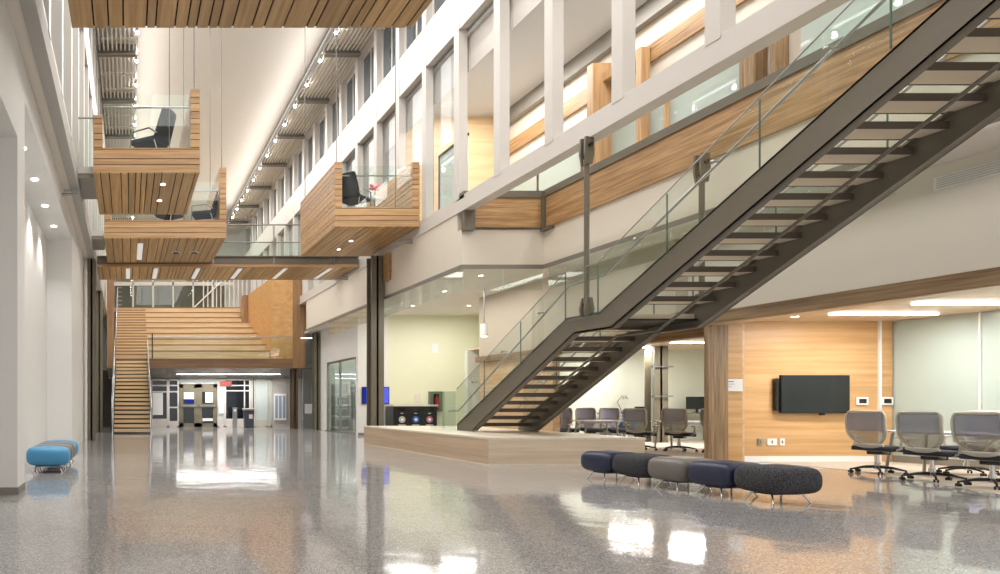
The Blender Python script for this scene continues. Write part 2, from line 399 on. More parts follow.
# rooms of level two (right)
struct('ceiling', B(8.3, 16, -2, 48, 10.2, 10.3), M['tile'])
struct('floor', B(8.3, 9.0, -2, 48, 11.2, 11.3), M['greywall'])
struct('wall_right', B(11.8, 12.0, -2, 22, ZF, 10.2), M['cream'])
struct('wall_right', B(8.5, 9.0, 0, 48, 11.3, CE), M['greywall'])
struct('trim_60', B(11.6, 11.8, -2, 22, 9.78, 10.2), M['greyst'])
struct('trim_61', B(11.72, 11.8, -2, 20.8, 8.87, 9.27), M['oakY'])
struct('wall_back', B(8.5, 11.8, 20.9, 21.1, ZF, 10.2), wood('warm_maple_wall', rgb(222,186,140), rgb(236,206,166), 'x', .4, 4, .03, ('z', .8)))
struct('wall_right', B(11.8, 12.0, 22, 48, ZF, 10.2), M['cream'])
# office fronts on level two: frosted glass bays between wood posts
yy = 4.0; i = 0
for (ya, yb, kind) in ((3.0,5.0,'g'),(5.05,7.1,'g'),(7.15,9.2,'g'),(9.25,11.6,'g'),(11.9,12.0,'w'),(12.3,12.6,'w'),(12.7,14.4,'g'),(14.45,16.2,'g'),(16.4,16.95,'w'),(17.2,19.0,'g'),(19.05,20.8,'g')):
    if kind == 'g':
        t = thing('glazed_partition', 'frosted pale green office glazing on the upper level, bay %s' % {4.0:'nearest the camera above the stair'}.get(ya, 'in the row'), 'glass partition', (11.78, ya, ZF), 0, 'frosted office glazing on the upper level')
        t['label'] = 'pale green frosted glass office front behind the oak balcony edge'
        B(11.7, 11.72, ya, yb, ZF, 8.0).build('glass_panel', M['frost'], t)
        MB().box(11.68, 11.76, ya, ya+.03, ZF, 8.0).box(11.68, 11.76, ya, yb, 7.97, 8.03).build('frame', M['satin'], t)
        child_at(t)
    else:
        tag(B(11.55, 11.79, ya, yb, ZF, 8.4).build('wood_pilaster', M['zebra']), 'brown wood pilaster between glazed office fronts on upper level, %s' % {11.9:'slim one nearest the stair', 12.3:'middle one', 16.4:'one behind the hanger rod top'}[ya], 'pilaster')
struct('door_3', B(11.6, 11.79, 14.41, 14.44, ZF, 8.2), M['woodZ'])
# level two door frame seen through a bay
t = thing('framed_glass_screen', 'black framed pale green glass screen between white posts beside the hanging wood pod', 'glass screen', (8.33, 17.4, 6.3))
MB().box(8.42, 8.47, 16.55, 18.1, 7.85, 7.92).box(8.42, 8.47, 18.03, 18.1, 6.3, 7.92).build('frame', M['black'], t)
B(8.43, 8.45, 16.55, 18.03, 6.3, 7.85).build('glass_panel', M['frost'], t); child_at(t)
# wooden portal boxes in the upper corridor
t = thing('wood_portal', 'upright wooden portal box in upper corridor seen between white posts', 'portal', (11.4, 14.5, ZF))
MB().box(11.25, 11.7, 16.15, 16.35, ZF, 9.45).box(11.5, 11.7, 15.1, 16.15, 9.0, 9.2).box(11.5,11.7,14.95,15.1,ZF,9.2).build('box_frame', M['woodZ'], t); child_at(t)

# ------------------------------------------------------------------ slatted shelves, brackets and spotlights under the ceiling
def shelf(x0, x1, side):
    y = 19.6; n = 0
    while y < 45:
        s = MB()
        k = 0; nn = 9
        for k in range(nn):
            xx = x0 + (x1-x0)*(k+.5)/nn
            s.box(xx-.028, xx+.028, y+.1, y+3.5, 13.42, 13.5)
        for q in range(3): s.box(x0, x1, y+.5+q*1.2, y+.56+q*1.2, 13.5, 13.55)
        o = s.build('slatted_ceiling_panel', M['cream'])
        tag(o, 'narrow slatted panel under the ceiling along the %s wall' % side, 'ceiling panel', 'slatted ceiling panels on the %s' % side)
        br = MB().box(x0, x1, y-.12, y+.12, 13.3, 13.34).box(x0, x1, y-.015, y+.015, 13.3, 13.62).box(x0, x1, y-.12, y+.12, 13.6, 13.64)
        o = br.build('ceiling_bracket', M['greyst'])
        tag(o, 'grey steel cross bracket between slatted ceiling panels on the %s' % side, 'bracket', 'cross brackets on the %s' % side)
        y += 3.6
    struct('trim_70' if side == 'left' else 'trim_71', B(min(x0,x1)-.02, max(x0,x1)+.02, -3, 46, 13.78, 13.86), M['tile'])
shelf(-1.05, .27, 'left'); shelf(6.84, 8.08, 'right')
for side, x in (('left', .31), ('right', 6.8)):
    tr = MB().box(x-.02, x+.02, 6, 46, 13.46, 13.5)
    tag(tr.build('lighting_track', M['satin']), 'long thin metal lighting track beside the %s slatted panels' % side, 'track')
    k = 0; y = 21.8 - 1.8*7
    while y < 46:
        t = thing('spotlight', 'small bright ceiling spotlight on the %s track' % side, 'spotlight', (x, y, 13.46), 0, 'spotlights on the %s track' % side)
        MB().cyl(0, 0, -.12, 0, .05, 12).build('housing', M['satin'], t)
        MB().sphere((0,0,-.14), .055, 10, 6).build('bulb', M['spot'], t)
        L = bpy.data.lights.new('spot_lamp', 'SPOT'); L.energy = 125; L.shadow_soft_size = .08; L.color = (1,.985,.965); L.spot_size = math.radians(150); L.spot_blend = .6
        lo = bpy.data.objects.new('lamp_light', L); COL.objects.link(lo); lo.parent = t; lo.location = (0,0,-.25)
        y += 1.8

# ------------------------------------------------------------------ hanging timber pods
def boards_h(mb, fixed, axis, a0, a1, z0, z1, th, widths=(.17,.13,.2,.12,.15)):
    # horizontal boards stacked in z, on plane axis=fixed; th = signed thickness outward
    z = z0; i = 0; g = .016
    while z < z1-.02:
        h = min(widths[i % len(widths)], z1-z)
        if axis == 'y': mb.box(a0, a1, fixed, fixed+th, z, z+h-g)
        else: mb.box(fixed, fixed+th, a0, a1, z, z+h-g)
        z += h; i += 1
def boards_soffit(mb, x0, x1, y0, y1, z, th=.02, rnd=None):
    r = rnd or random.Random(3); x = x0
    while x < x1-.02:
        w = min(r.choice((.12,.16,.19,.25,.3)), x1-x)
        mb.box(x, x+w-.022, y0, y1, z, z+th); x += w
def soffit_light(x, y, z, label, group):
    o = MB().cyl(x, y, z-.012, z-.004, .055, 16).build('recessed_downlight', M['lampsoft']); return tag(o, label, 'downlight', group)
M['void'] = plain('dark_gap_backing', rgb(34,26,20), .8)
def pod(label, x0, x1, y0, y1, hl, hr, zb=6.1, fh=.56, th=.2, back=False, soffit=True, seed=3, rods=()):
    t = thing('hanging_pod', label, 'hanging pod', ((x0+x1)/2, (y0+y1)/2, zb), 0)
    # core
    c = MB().box(x0+.02, x1-.02, y0+.02, y1-.01, zb+.02, zb+fh-.02).box(x0+.02, x0+th-.02, y0+.02, y1-.01, zb+.1, zb+hl-.02).box(x1-th+.02, x1-.02, y0+.02, y1-.01, zb+.1, zb+hr-.02)
    c.build('core', M['void'], t)
    s = MB(); boards_soffit(s, x0, x1, y0, y1, zb, rnd=random.Random(seed)); s.build('soffit_boards', M['woodY'], t)
    s = MB(); boards_h(s, y0, 'y', x0, x1, zb+.022, zb+fh, .02); s.build('front_boards', M['woodX'], t)
    for (xa, h, inner) in ((x0, hl, 1), (x1, hr, -1)):
        s = MB()
        if inner == 1:
            boards_h(s, x0, 'x', y0+.022, y1, zb+.022, zb+h, .018)
            boards_h(s, x0+th-.018, 'x', y0+.022, y1, zb+fh, zb+h, .018)
            boards_h(s, y0, 'y', x0, x0+th, zb+fh, zb+h, .02)
            s.box(x0, x0+th, y0, y1, zb+h-.016, zb+h)
        else:
            boards_h(s, x1-.018, 'x', y0+.022, y1, zb+.022, zb+h, .018)
            boards_h(s, x1-th, 'x', y0+.022, y1, zb+fh, zb+h, .018)
            boards_h(s, y0, 'y', x1-th, x1, zb+fh, zb+h, .02)
            s.box(x1-th, x1, y0, y1, zb+h-.016, zb+h)
        s.build('side_wall', M['woodX'], t)
    B(x0+th, x1-th, y0+.05, y1, zb+fh-.02, zb+fh-.005).build('deck', M['greyst'], t)
    B(x0+th+.02, x1-th-.02, y0+.06, y0+.075, zb+fh, zb+fh+1.15).build('glass_panel', M['railglass'], t)
    rl = MB().tube([(x0+th, y0+.13, zb+fh+.9), (x1-th, y0+.13, zb+fh+.9)], .022, 8)
    for q in (.2,.4,.6,.8): rl.box(x0+th+(x1-x0-2*th)*q-.01, x0+th+(x1-x0-2*th)*q+.01, y0+.06, y0+.13, zb+fh+.86, zb+fh+.9)
    rl.build('handrail', M['satin'], t)
    for (rx, ry, zt) in rods: MB().tube([(rx, ry, zt), (rx, ry, CE-.02)], .013, 6).build('hanger_rod', M['greyst'], t)
    child_at(t); return t
pod('wood slatted hanging pod filling the top edge, nearest of the pods', -.73, 3.72, 5.2, 8.7, 1.3, 1.8, seed=5)
pod('wood slatted hanging pod on the left holding a black armchair', -.74, 1.53, 14.2, 17.3, 1.24, 1.80, seed=8,
    rods=((.9, 14.5, 7.0-.35+0), (1.42, 14.3, 7.9), (1.42, 17.0, 7.9)))
pod('lower wood slatted hanging pod in front of the footbridge', -.71, 2.92, 19.8, 23.2, .95, 2.1, seed=11,
    rods=((2.82, 20.1, 8.2), (2.82, 22.9, 8.2)))
pod('wood slatted hanging pod projecting from the right white facade', 5.74, 8.09, 18.5, 22.2, 1.8, 1.8, seed=14,
    rods=((5.84, 18.7, 7.9), (5.84, 22.0, 7.9), (7.5, 18.7, 6.6)))
for (x, y, l) in ((.78,14.9,'nearer'),(.76,16.1,'farther')): soffit_light(x, y, 6.1, 'small recessed downlight under the left hanging pod, %s of two' % l, None)
for (x, y, l) in ((6.72,20.1,'nearer'),(6.7,21.2,'farther')): soffit_light(x, y, 6.1, 'small recessed downlight under the right hanging pod, %s of two' % l, None)
for (x, l) in ((1.55,'left'),(2.15,'right')):
    t = thing('ceiling_speaker', 'round black ceiling speaker under the lower hanging pod, %s one' % l, 'speaker', (x, 21.6, 6.09))
    MB().cyl(0,0,-.03,.005,.11,18).build('grille', M['black'], t); MB().cyl(0,0,-.012,.006,.14,18).build('rim', M['paper'], t)
def strip(x0, x1, y0, y1, z, label, group=None, th=.012, mat='lampsoft'):
    t = thing('linear_light_or_streak', label, 'linear light', ((x0+x1)/2, (y0+y1)/2, z), 0, group)  # also builds the reflection streaks, which are no lamps
    a, b = (x1-x0)/2, (y1-y0)/2
    B(-a,a,-b,b,-th,-.004).build('diffuser', M[mat], t); B(-a-.012,a+.012,-b-.012,b+.012,-.008,0).build('housing', M['paper'], t)
    return t
strip(.3,.46,20.4,22.7,6.098,'pale glowing streak standing for a reflection in the soffit of the lower hanging pod',None,.012,'reflstreak')  # reflected streak drawn as a glowing strip
# pod armchairs
def armchair(loc, rz, label):
    t = thing('lounge_armchair', label, 'armchair', loc, rz)
    n = 9; rows = []
    for i in range(n):
        u = i/(n-1); z = .36+.62*u; y = .30+.20*u; wd = .34-.04*u*u
        rows.append([(-wd+2*wd*j/8, y-.10*(1-((j-4)/4)**2)*-1 if False else y+.05*(1-((j-4)/4)**2), z) for j in range(9)])
    MB().grid(rows, (0,.06,.02)).build('backrest', M['fabricdark'], t, .015)
    B(-.32,.32,-.3,.34,.3,.42).build('seat', M['fabricdark'], t, .04)
    for s in (-1,1):
        MB().tube([(s*.34,-.28,.0),(s*.34,-.26,.56),(s*.34,.2,.58),(s*.34,.38,.44)], .02, 8).build('arm', M['satin'], t)
        MB().tube([(s*.3,.3,.32),(s*.34,.42,0)], .016, 8).build('leg', M['satin'], t)
    return t
armchair((.46, 15.0, 6.66), -2.1, 'black lounge armchair standing in the upper left hanging pod')
armchair((6.5, 19.1, 6.66), 2.3, 'black lounge armchair standing in the right hanging pod')
armchair((2.3, 20.6, 6.66), -PI/2-.3, 'black lounge armchair at the right end of the lower hanging pod')
armchair((1.3, 20.7, 6.66), 2.4, 'black lounge armchair in the middle of the lower hanging pod')
# pink flower on the right pod table
t = thing('side_table', 'small round white side table in the right hanging pod', 'table', (7.25, 19.6, 6.66))
MB().cyl(0,0,0,.02,.17).cyl(0,0,.02,.5,.02).build('pedestal', M['satin'], t); MB().cyl(0,0,.5,.53,.25,24).build('table_top', M['tabletop'], t)
t = thing('potted_flower', 'pink flowering plant in a pot on the pod side table', 'plant', (7.25, 19.6, 7.19))
MB().cyl(0,0,0,.12,.05,14,.07).build('pot', M['paper'], t)
fl = MB()
for k in range(14):
    a = k*2.4; r = .05+.008*k; fl.sphere((r*math.cos(a), r*math.sin(a), .3+.02*(k % 7)), .045, 8, 5)
fl.build('blossom', plain('pink_petals', rgb(236,130,140), .6), t)
MB().tube([(0,0,.1),(.02,0,.3)], .01, 6).build('stem', plain('green_stem', rgb(70,110,60), .6), t)

# connector decks from left facade to pods
for (ya, yb, l) in ((14.5, 16.0, 'upper'), (19.9, 21.3, 'lower')):
    t = thing('connector_deck', 'short grey walkway joining left wall to the %s left pod' % l, 'walkway', (-.9, ya, 6.1))
    B(-1.1, -.74, ya, yb, 6.1, 6.3).build('deck', M['greyst'], t)
    B(-1.1, -.74, ya-.02, ya, 6.2, 6.34).build('edge_plate', M['facade'], t)
    B(-1.08, -.75, ya+.02, ya+.035, 6.34, 7.4).build('glass_panel', M['railglass'], t)
    MB().tube([(-1.08, ya+.03, 7.42), (-.75, ya+.03, 7.42)], .02, 8).build('handrail', M['satin'], t)
    child_at(t)

# ------------------------------------------------------------------ footbridge
t = thing('footbridge', 'steel edged footbridge with slatted wood underside and glass rails across the atrium', 'footbridge', (3.5, 24.5, 6.0))
s = MB(); boards_soffit(s, -1.08, 8.06, 23.36, 25.9, 6.0, .02, random.Random(21)); s.build('soffit_boards', M['woodY'], t)
B(-1.08, 8.06, 23.36, 25.9, 6.022, 6.28).build('core', M['void'], t)
B(-1.08, 8.06, 23.30, 23.36, 5.98, 6.07).build('wood_edge', M['woodX'], t)
MB().box(-1.08, 8.06, 23.28, 23.36, 6.07, 6.09).box(-1.08, 8.06, 23.33, 23.36, 6.07, 6.33).box(-1.08, 8.06, 23.25, 23.36, 6.32, 6.35).build('steel_channel', M['steel'], t)
for x in (2.98, 5.1, 7.2): MB().box(x-.02, x+.02, 23.30, 23.35, 6.1, 7.45).build('post', M['satin'], t)
MB().tube([(2.95,23.33,7.45),(8.02,23.33,7.45)], .025, 8).build('top_rail', M['greyst'], t)
MB().tube([(2.95,23.4,6.85),(8.02,23.4,6.85)], .018, 8).build('mid_rail', M['greyst'], t)
B(3.0, 8.0, 23.37, 23.385, 6.35, 7.4).build('glass_panel', M['railglass'], t)
MB().tube([(-1.05,25.88,7.45),(8.02,25.88,7.45)], .025, 8).build('top_rail', M['greyst'], t)
B(-1.05, 8.0, 25.87, 25.885, 6.3, 7.4).build('glass_panel', M['railglass'], t)
child_at(t)
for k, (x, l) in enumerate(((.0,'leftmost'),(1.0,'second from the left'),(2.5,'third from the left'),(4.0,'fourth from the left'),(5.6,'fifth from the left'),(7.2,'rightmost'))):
    strip(x-.07, x+.07, 23.7, 25.6, 5.999, 'pale short glowing streak standing for a reflection in the footbridge underside, %s' % l, None, .012, 'reflstreak')  # reflections on the bridge underside, drawn as glowing strips

# small steel brackets on facade bottoms
for (x, y, sx, l) in ((7.95, 19.0, 1, 'right facade under the right pod'), (7.95, 24.6, 1, 'right facade under the footbridge end'), (-1.2, 14.6, -1, 'left wall below the walkway')):
    t = thing('pipe_bracket', 'small satin pipe bracket on the %s' % l, 'bracket', (x, y, 5.86))
    MB().tube([(-.35,0,-.08),(.15,0,-.08)], .03, 8).tube([(-.2,0,-.0),(.15,0,.0)], .025, 8).build('pipe', M['satin'], t)

# ------------------------------------------------------------------ steel columns
def icol(x0, x1, y0, y1, z1, label, mat='steel', z0=0):
    fl = .04
    s = MB().box(x0, x1, y0, y0+fl, z0, z1).box(x0, x1, y1-fl, y1, z0, z1).box((x0+x1)/2-.03, (x0+x1)/2+.03, y0, y1, z0, z1)
    return tag(s.build('steel_column', M[mat]), label, 'column')
icol(-1.33,-1.06,21.8,22.2,5.93,'dark bronze steel column at left wall before the far stairs','steel')
icol(-1.34,-1.07,28.0,28.4,5.93,'olive steel column behind the dark left column','olive')
icol(7.66,8.06,21.0,21.42,5.85,'dark bronze steel column in front of the blue screen','steel')
tag(B(8.0,8.09,20.5,20.9,5.0,5.84).build('wood_block', M['oakX']), 'small wood block behind the top of the dark right column', 'block')
icol(7.77,8.06,31.6,32.0,2.9,'brown column under the right end of the wooden seating','browncol')

# ------------------------------------------------------------------ amphitheatre
am = thing('wooden_amphitheater', 'large tiered wooden seating with amber side wall and brown frame', 'tiered seating', (3.5, 31.5, 3.0))
YA = 31.5
B(-.99, 8.36, YA-.05, YA+.25, 2.86, 3.32).build('front_band', M['frameX'], am)
B(-.99, -.66, YA-.06, YA+.6, 2.86, 7.4).build('frame_post', M['frame'], am)
B(7.78, 8.36, YA-.06, YA+.3, 2.86, 7.4).build('frame_post', M['frame'], am)
tl = []
for k in range(1, 11):
    y = YA+.62*k; z = 3.0+.35*k
    if k == 10: z = 6.55
B(-.66, 7.8, YA+.25, YA+.62, 3.1, 3.36).build('tier', M['amph'], am)
for k in range(1, 10):
    y0 = YA+.62*k; z1 = 3.4+.35*k; 
    xl = .95
    B(xl, 6.86-.05*k, y0, y0+.66 if k < 9 else y0+3, z1-.45, z1).build('tier', M['amph'], am)
    MB().box(xl, 6.86-.05*k, y0-.012, y0+.02, z1-.055, z1+.004).build('tier_nosing', M['nosewood'], am)
    # aisle steps at half height
    B(-.66, xl, y0-.31, y0, z1-.4, z1-.175).build('aisle_step', M['amph'], am)
    B(-.66, xl, y0, y0+.33 if k < 9 else y0+3, z1-.45, z1).build('aisle_step', M['amph'], am)
    MB().box(-.66, xl, y0-.322, y0-.31, z1-.235, z1-.171).box(-.66, xl, y0-.012, y0, z1-.06, z1+.004).build('aisle_nosing', M['nosewood'], am)
# splayed amber wall: F -> G -> H
sw = MB()
F = (7.8, 31.52); G = (6.88, 32.0); H = (6.37, 35.3)
sw.add([(F[0],F[1],3.3),(G[0],G[1],3.3),(G[0],G[1],7.25),(F[0],F[1],7.5),(F[0]+.05,F[1]+.25,3.3),(G[0]+.15,G[1]+.25,3.3),(G[0]+.15,G[1]+.25,7.25),(F[0]+.05,F[1]+.25,7.5)],
       [(0,1,2,3),(4,7,6,5),(3,2,6,7),(0,3,7,4),(0,4,5,1)])
sw.add([(G[0],G[1],3.3),(H[0],H[1],3.3),(H[0],H[1],6.95),(G[0],G[1],7.25),(G[0]+.15,G[1]+.05,3.3),(H[0]+.15,H[1],3.3),(H[0]+.15,H[1],6.95),(G[0]+.15,G[1]+.05,7.25)],
       [(0,1,2,3),(4,7,6,5),(3,2,6,7),(1,5,6,2)])
sw.build('side_wall', M['orange'], am)
B(6.1, 6.4, 35.35, 36.2, 5.4, 6.95).build('side_box', M['frame'], am)
B(.95, 7.75, YA-.02, YA-.005, 3.36, 4.34).build('glass_panel', M['railglass'], am)
MB().tube([(.95,YA-.01,4.35),(7.75,YA-.01,4.35)], .02, 8).build('top_rail', M['satin'], am)
MB().tube([(1.15,YA-.01,3.3),(1.15,YA-.01,4.5)], .03, 8).build('post', M['darkst'], am)
# soffit under seating, sloping down to the doors
MB().prism([(YA+.2,2.9),(34.1,2.47),(34.1,2.6),(YA+.2,3.05)], 'x', -.99, 9.1).build('underside', M['greyst'], am)
child_at(am)
t = strip(2.4, 7.5, 32.85, 32.95, 2.655, 'long white linear light under the wooden seating above the doors', None, .02, 'lamp')
# stair below
ws = thing('wooden_stair', 'straight open wooden stair with glass sides up to the tiered seating', 'staircase', (.15, 29, 0))
for k in range(18):
    y = 26.5+.285*k; z = .178*(k+1)
    B(-.56, .88, y, y+.29, z-.112, z).build('tread', M['amph'], ws)
for x in (-.62, .92):
    MB().prism([(26.3,0),(26.75,0),(31.6,3.0),(31.6,3.3),(31.3,3.3)], 'x', x-.02, x+.02).build('stringer', M['satin'], ws)
    MB().prism([(26.3,.1),(31.45,3.2),(31.45,4.25),(26.3,1.15)], 'x', x-.05, x-.04).build('glass_panel', M['railglass'], ws)
    MB().tube([(x,26.2,1.02),(x,31.45,4.2)], .022, 8).build('handrail', M['satin'], ws)
    for q in (0,.25,.5,.75,1): MB().tube([(x,26.4+q*5,.1+q*3.1),(x,26.4+q*5,1.1+q*3.1)], .015, 6).build('post', M['satin'], ws)
child_at(ws)
# rail up the left aisle
t = thing('aisle_handrail', 'thin steel handrail climbing the left side of the tiered seating', 'handrail', (-.6, 32, 4))
MB().tube([(-.58,31.6,4.25),(-.58,36.9,7.6)], .022, 8).build('rail', M['satin'], t)
for k in range(4): MB().tube([(-.58,32+k*1.4,3.5+k*.79),(-.58,32+k*1.4,4.5+k*.88)], .014, 6).build('post', M['satin'], t)
for k in range(7): MB().tube([(-.6,37.2+.0,6.7+.24*k),(-.35,37.2,6.7+.24*k)], .02, 6).build('rung', M['satin'], t)
child_at(t)
# level-two window wall behind the seating
struct('floor', B(-1.4, 8.3, 37.2, 50, 6.3, 6.54), M['greywall'])
for k in range(6):
    x = -1.0+.36+1.26*k-.3
    wn = bpy.data.objects.new('window_%d' % (90+k), None); COL.objects.link(wn); wn['kind'] = 'structure'; wn.location = (x, 42, 6.54)
    MB().box(x-.05,x+.05,41.95,42.05,6.54,9.2).box(x,x+1.26,41.95,42.05,8.62,8.85).box(x,x+1.26,41.95,42.05,9.1,9.2).box(x,x+1.26,41.95,42.05,6.54,6.64).build('window_frame', M['shellbeige'], wn)
    B(x+.05,x+1.21,41.99,42.0,6.64,9.1).build('pane', M['glass'], wn); child_at(wn)
struct('wall_back', B(-1.4, 6.5, 44.2, 44.3, 6.54, 9.3), plain('dim_taupe_wall', rgb(128,120,106), .6))
struct('ceiling', B(-1.4, 6.7, 41.9, 44.3, 9.2, 9.35), M['cream'])
# guard rail pickets at right end of level two
t = thing('stair_railing', 'white picket stair railing on the upper level behind the seating', 'railing', (5.5, 40, 6.54))
for k in range(14): MB().box(4.5+.26*k,4.56+.26*k,40.0,40.04,6.54,8.6).build('picket', M['facade'], t)
MB().tube([(3.9,39.9,6.9),(5.6,39.9,8.5)], .04, 8).build('handrail', M['facade'], t); child_at(t)

# ------------------------------------------------------------------ doors under the seating
YG = 34.1
def glazed(name, x0, x1, z0, z1, mat, bars_v=(), bars_h=(), fw=.06, pane='darkglass', low=None):
    o = bpy.data.objects.new(name, None); COL.objects.link(o); o['kind'] = 'structure'; o.location = (x0, YG, 0)
    s = MB().box(x0,x0+fw,YG-.04,YG+.04,z0,z1).box(x1-fw,x1,YG-.04,YG+.04,z0,z1).box(x0,x1,YG-.04,YG+.04,z1-fw,z1).box(x0,x1,YG-.04,YG+.04,z0,z0+fw)
    for b in bars_v: s.box(b-fw/2,b+fw/2,YG-.04,YG+.04,z0,z1)
    for b in bars_h: s.box(x0,x1,YG-.045,YG+.045,b-fw/2,b+fw/2)
    if low: s.box(x0,x1,YG-.03,YG+.03,z0,low)
    s.build('frame', mat, o); B(x0+fw,x1-fw,YG-.005,YG+.005,z0+fw,z1-fw).build('pane', M[pane], o)
    return o
FW = M['facade']
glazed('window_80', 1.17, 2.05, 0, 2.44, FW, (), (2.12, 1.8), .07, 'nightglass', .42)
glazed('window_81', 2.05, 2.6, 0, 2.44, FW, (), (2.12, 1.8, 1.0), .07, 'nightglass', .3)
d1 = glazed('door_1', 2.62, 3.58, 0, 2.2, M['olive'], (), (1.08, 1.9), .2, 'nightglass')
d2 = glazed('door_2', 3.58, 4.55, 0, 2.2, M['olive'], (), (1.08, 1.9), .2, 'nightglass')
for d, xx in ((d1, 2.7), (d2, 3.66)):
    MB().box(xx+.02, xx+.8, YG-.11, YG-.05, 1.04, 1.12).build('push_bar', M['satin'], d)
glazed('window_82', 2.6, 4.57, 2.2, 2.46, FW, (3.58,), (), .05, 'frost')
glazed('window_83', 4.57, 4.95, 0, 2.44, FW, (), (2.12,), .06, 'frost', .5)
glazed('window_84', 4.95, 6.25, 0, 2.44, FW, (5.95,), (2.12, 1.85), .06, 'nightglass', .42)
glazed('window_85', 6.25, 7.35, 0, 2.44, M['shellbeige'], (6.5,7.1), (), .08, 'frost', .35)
for o in [x for x in COL.objects if x.name.startswith(('window_8', 'door_1', 'door_2')) and x.type == 'EMPTY' and abs(x.location.y-YG) < .01]: child_at(o)
struct('wall_right', MB().box(7.37, 9.3, 34.06, 34.26, 0, 2.9), M['greywall'])
struct('wall_back', MB().box(-2.1, 1.17, 34.06, 34.26, 0, 2.9), M['darkst'])
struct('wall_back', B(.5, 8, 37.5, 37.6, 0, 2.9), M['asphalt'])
struct('ceiling', B(.5, 8, 34.2, 37.6, 2.5, 2.6), M['facade'])
# papers on glass
for i, (xa, xb, za, zb, l) in enumerate(((1.25,1.78,.62,1.75,'large white notice on the glass beside the wood stair'),(2.84,3.36,1.42,1.78,'white paper on the upper glass of the left brown door'),(3.95,4.33,1.24,1.78,'white paper on the upper glass of the right brown door'),(3.8,4.33,.3,.45,'narrow white strip on lower glass of right brown door'),(4.64,4.88,.7,1.8,'tall white panel on glass right of the doors'))):
    tag(B(xa, xb, YG-.07, YG-.06, za, zb).build('notice', M['paper']), l, 'notice')
tag(B(2.98, 3.3, YG-.075, YG-.07, 1.2, 1.38).build('notice', M['scr_blue']), 'small blue poster low on the upper glass of the left brown door', 'notice')
# EXIT sign
def text(body, size, mat, name, loc, parent, ext=.004):
    cu = bpy.data.curves.new('t', 'FONT'); cu.body = body; cu.size = size; cu.extrude = ext; cu.align_x = 'CENTER'; cu.align_y = 'CENTER'
    to = bpy.data.objects.new('t', cu); COL.objects.link(to); bpy.context.view_layer.update()
    me = bpy.data.meshes.new_from_object(to.evaluated_get(bpy.context.evaluated_depsgraph_get())); bpy.data.objects.remove(to)
    me.materials.clear(); me.materials.append(mat)
    me.transform(Matrix.Rotation(PI/2, 4, 'X'))
    o = bpy.data.objects.new(name, me); COL.objects.link(o); o.location = loc; o.parent = parent; return o
t = thing('exit_sign', 'small red lit EXIT sign hanging above the far glass doors', 'sign', (4.82, 32.9, 2.17))
B(-.3,.3,-.03,.03,-.13,.13).build('housing', plain('exit_housing', rgb(226,176,170), .5), t); text('EXIT', .25, M['exitred'], 'lettering', (0,-.035,0), t)  # pink colour puts the letters' red glow into the housing
MB().tube([(0,0,.1),(0,0,.48)], .01, 6).build('stem', M['satin'], t)
# bins by the doors
t = thing('trash_bin', 'dark grey trash bin with pale lid beside the far glass', 'bin', (6.0, 33.2, 0))
MB().prism([(-.2,0),(.2,0),(.25,.86),(-.25,.86)], 'y', -.22, .22).build('body', M['bin'], t, .02)
B(-.28,.28,-.25,.25,.86,.96).build('lid', M['greywall'], t, .03); B(-.02,.16,-.235,-.225,.45,.66).build('notice', M['paper'], t)
t = thing('door_operator_post', 'slim stainless post standing left of the dark trash bin', 'post', (5.35, 33.4, 0))
B(-.11,.11,-.06,.06,0,1.0).build('body', M['satin'], t, .01); B(-.06,.06,-.068,-.06,.8,.92).build('push_plate', M['paper'], t)
tag(B(6.32,6.36,33.7,33.74,0,2.5).build('door_post', M['darkst']), 'thin dark vertical post right of the trash bin', 'post')
t = thing('display_case', 'white three-bay wall case on grey wall near the far column', 'display case', (7.45, 34.05, .35))
z0=.35
MB().box(0,.62,-.06,0,.0,1.35).build('case_frame', M['paper'], t)
for k in range(3): B(.05+.19*k,.19+.19*k,-.068,-.06,.1,1.25).build('pane', plain('blueish_pane', rgb(150,164,180), .1), t)

# grey metal panel wall right of the seating
struct('wall_right', B(8.4, 9.3, 32.0, 32.2, 0, 4.44), M['satin'])
tag(B(8.48,8.95,31.985,32.0,.72,1.18).build('wall_notice', M['paper']), 'white square notice on the grey metal wall', 'notice')
tag(B(8.62,8.7,31.0,31.02,1.35,1.6).build('wall_plate', M['paper']), 'small white plate beside the brown column on the right', 'plate')
icol(8.47, 8.76, 30.3, 30.7, 4.44, 'brown steel column beside the sliding glass doors', 'olive')
t = strip(8.15, 8.7, 31.4, 31.46, 4.3, 'short white light high in the dark recess right of the seating', None, .03, 'lampsoft')

# right wall around the sliding doors (x = 8.75)
w = MB().box(8.75, 8.95, 29.4, 30.8, 0, 4.5).box(8.75, 8.95, 25.2, 25.6, 0, 4.5).box(8.75, 8.95, 25.6, 29.4, 3.0, 4.5)
struct('wall_right', w, M['white'])
o = bpy.data.objects.new('door_4', None); COL.objects.link(o); o['kind'] = 'structure'; o.location = (8.8, 27.5, 0)
MB().box(8.76,8.84,25.6,25.68,0,3).box(8.76,8.84,29.32,29.4,0,3).box(8.76,8.84,27.6,27.7,0,3).box(8.76,8.84,25.6,29.4,2.92,3).box(8.70,8.84,25.6,29.4,0,.05).build('frame', M['satin'], o)
B(8.79,8.8,25.68,29.32,.05,2.92).build('pane', M['glass'], o); child_at(o)
struct('wall_right', B(12.2, 12.4, 25.2, 30.8, 0, 4.5), M['mint'])
struct('wall_back', B(8.95, 12.4, 30.8, 31, 0, 4.5), M['mint'])
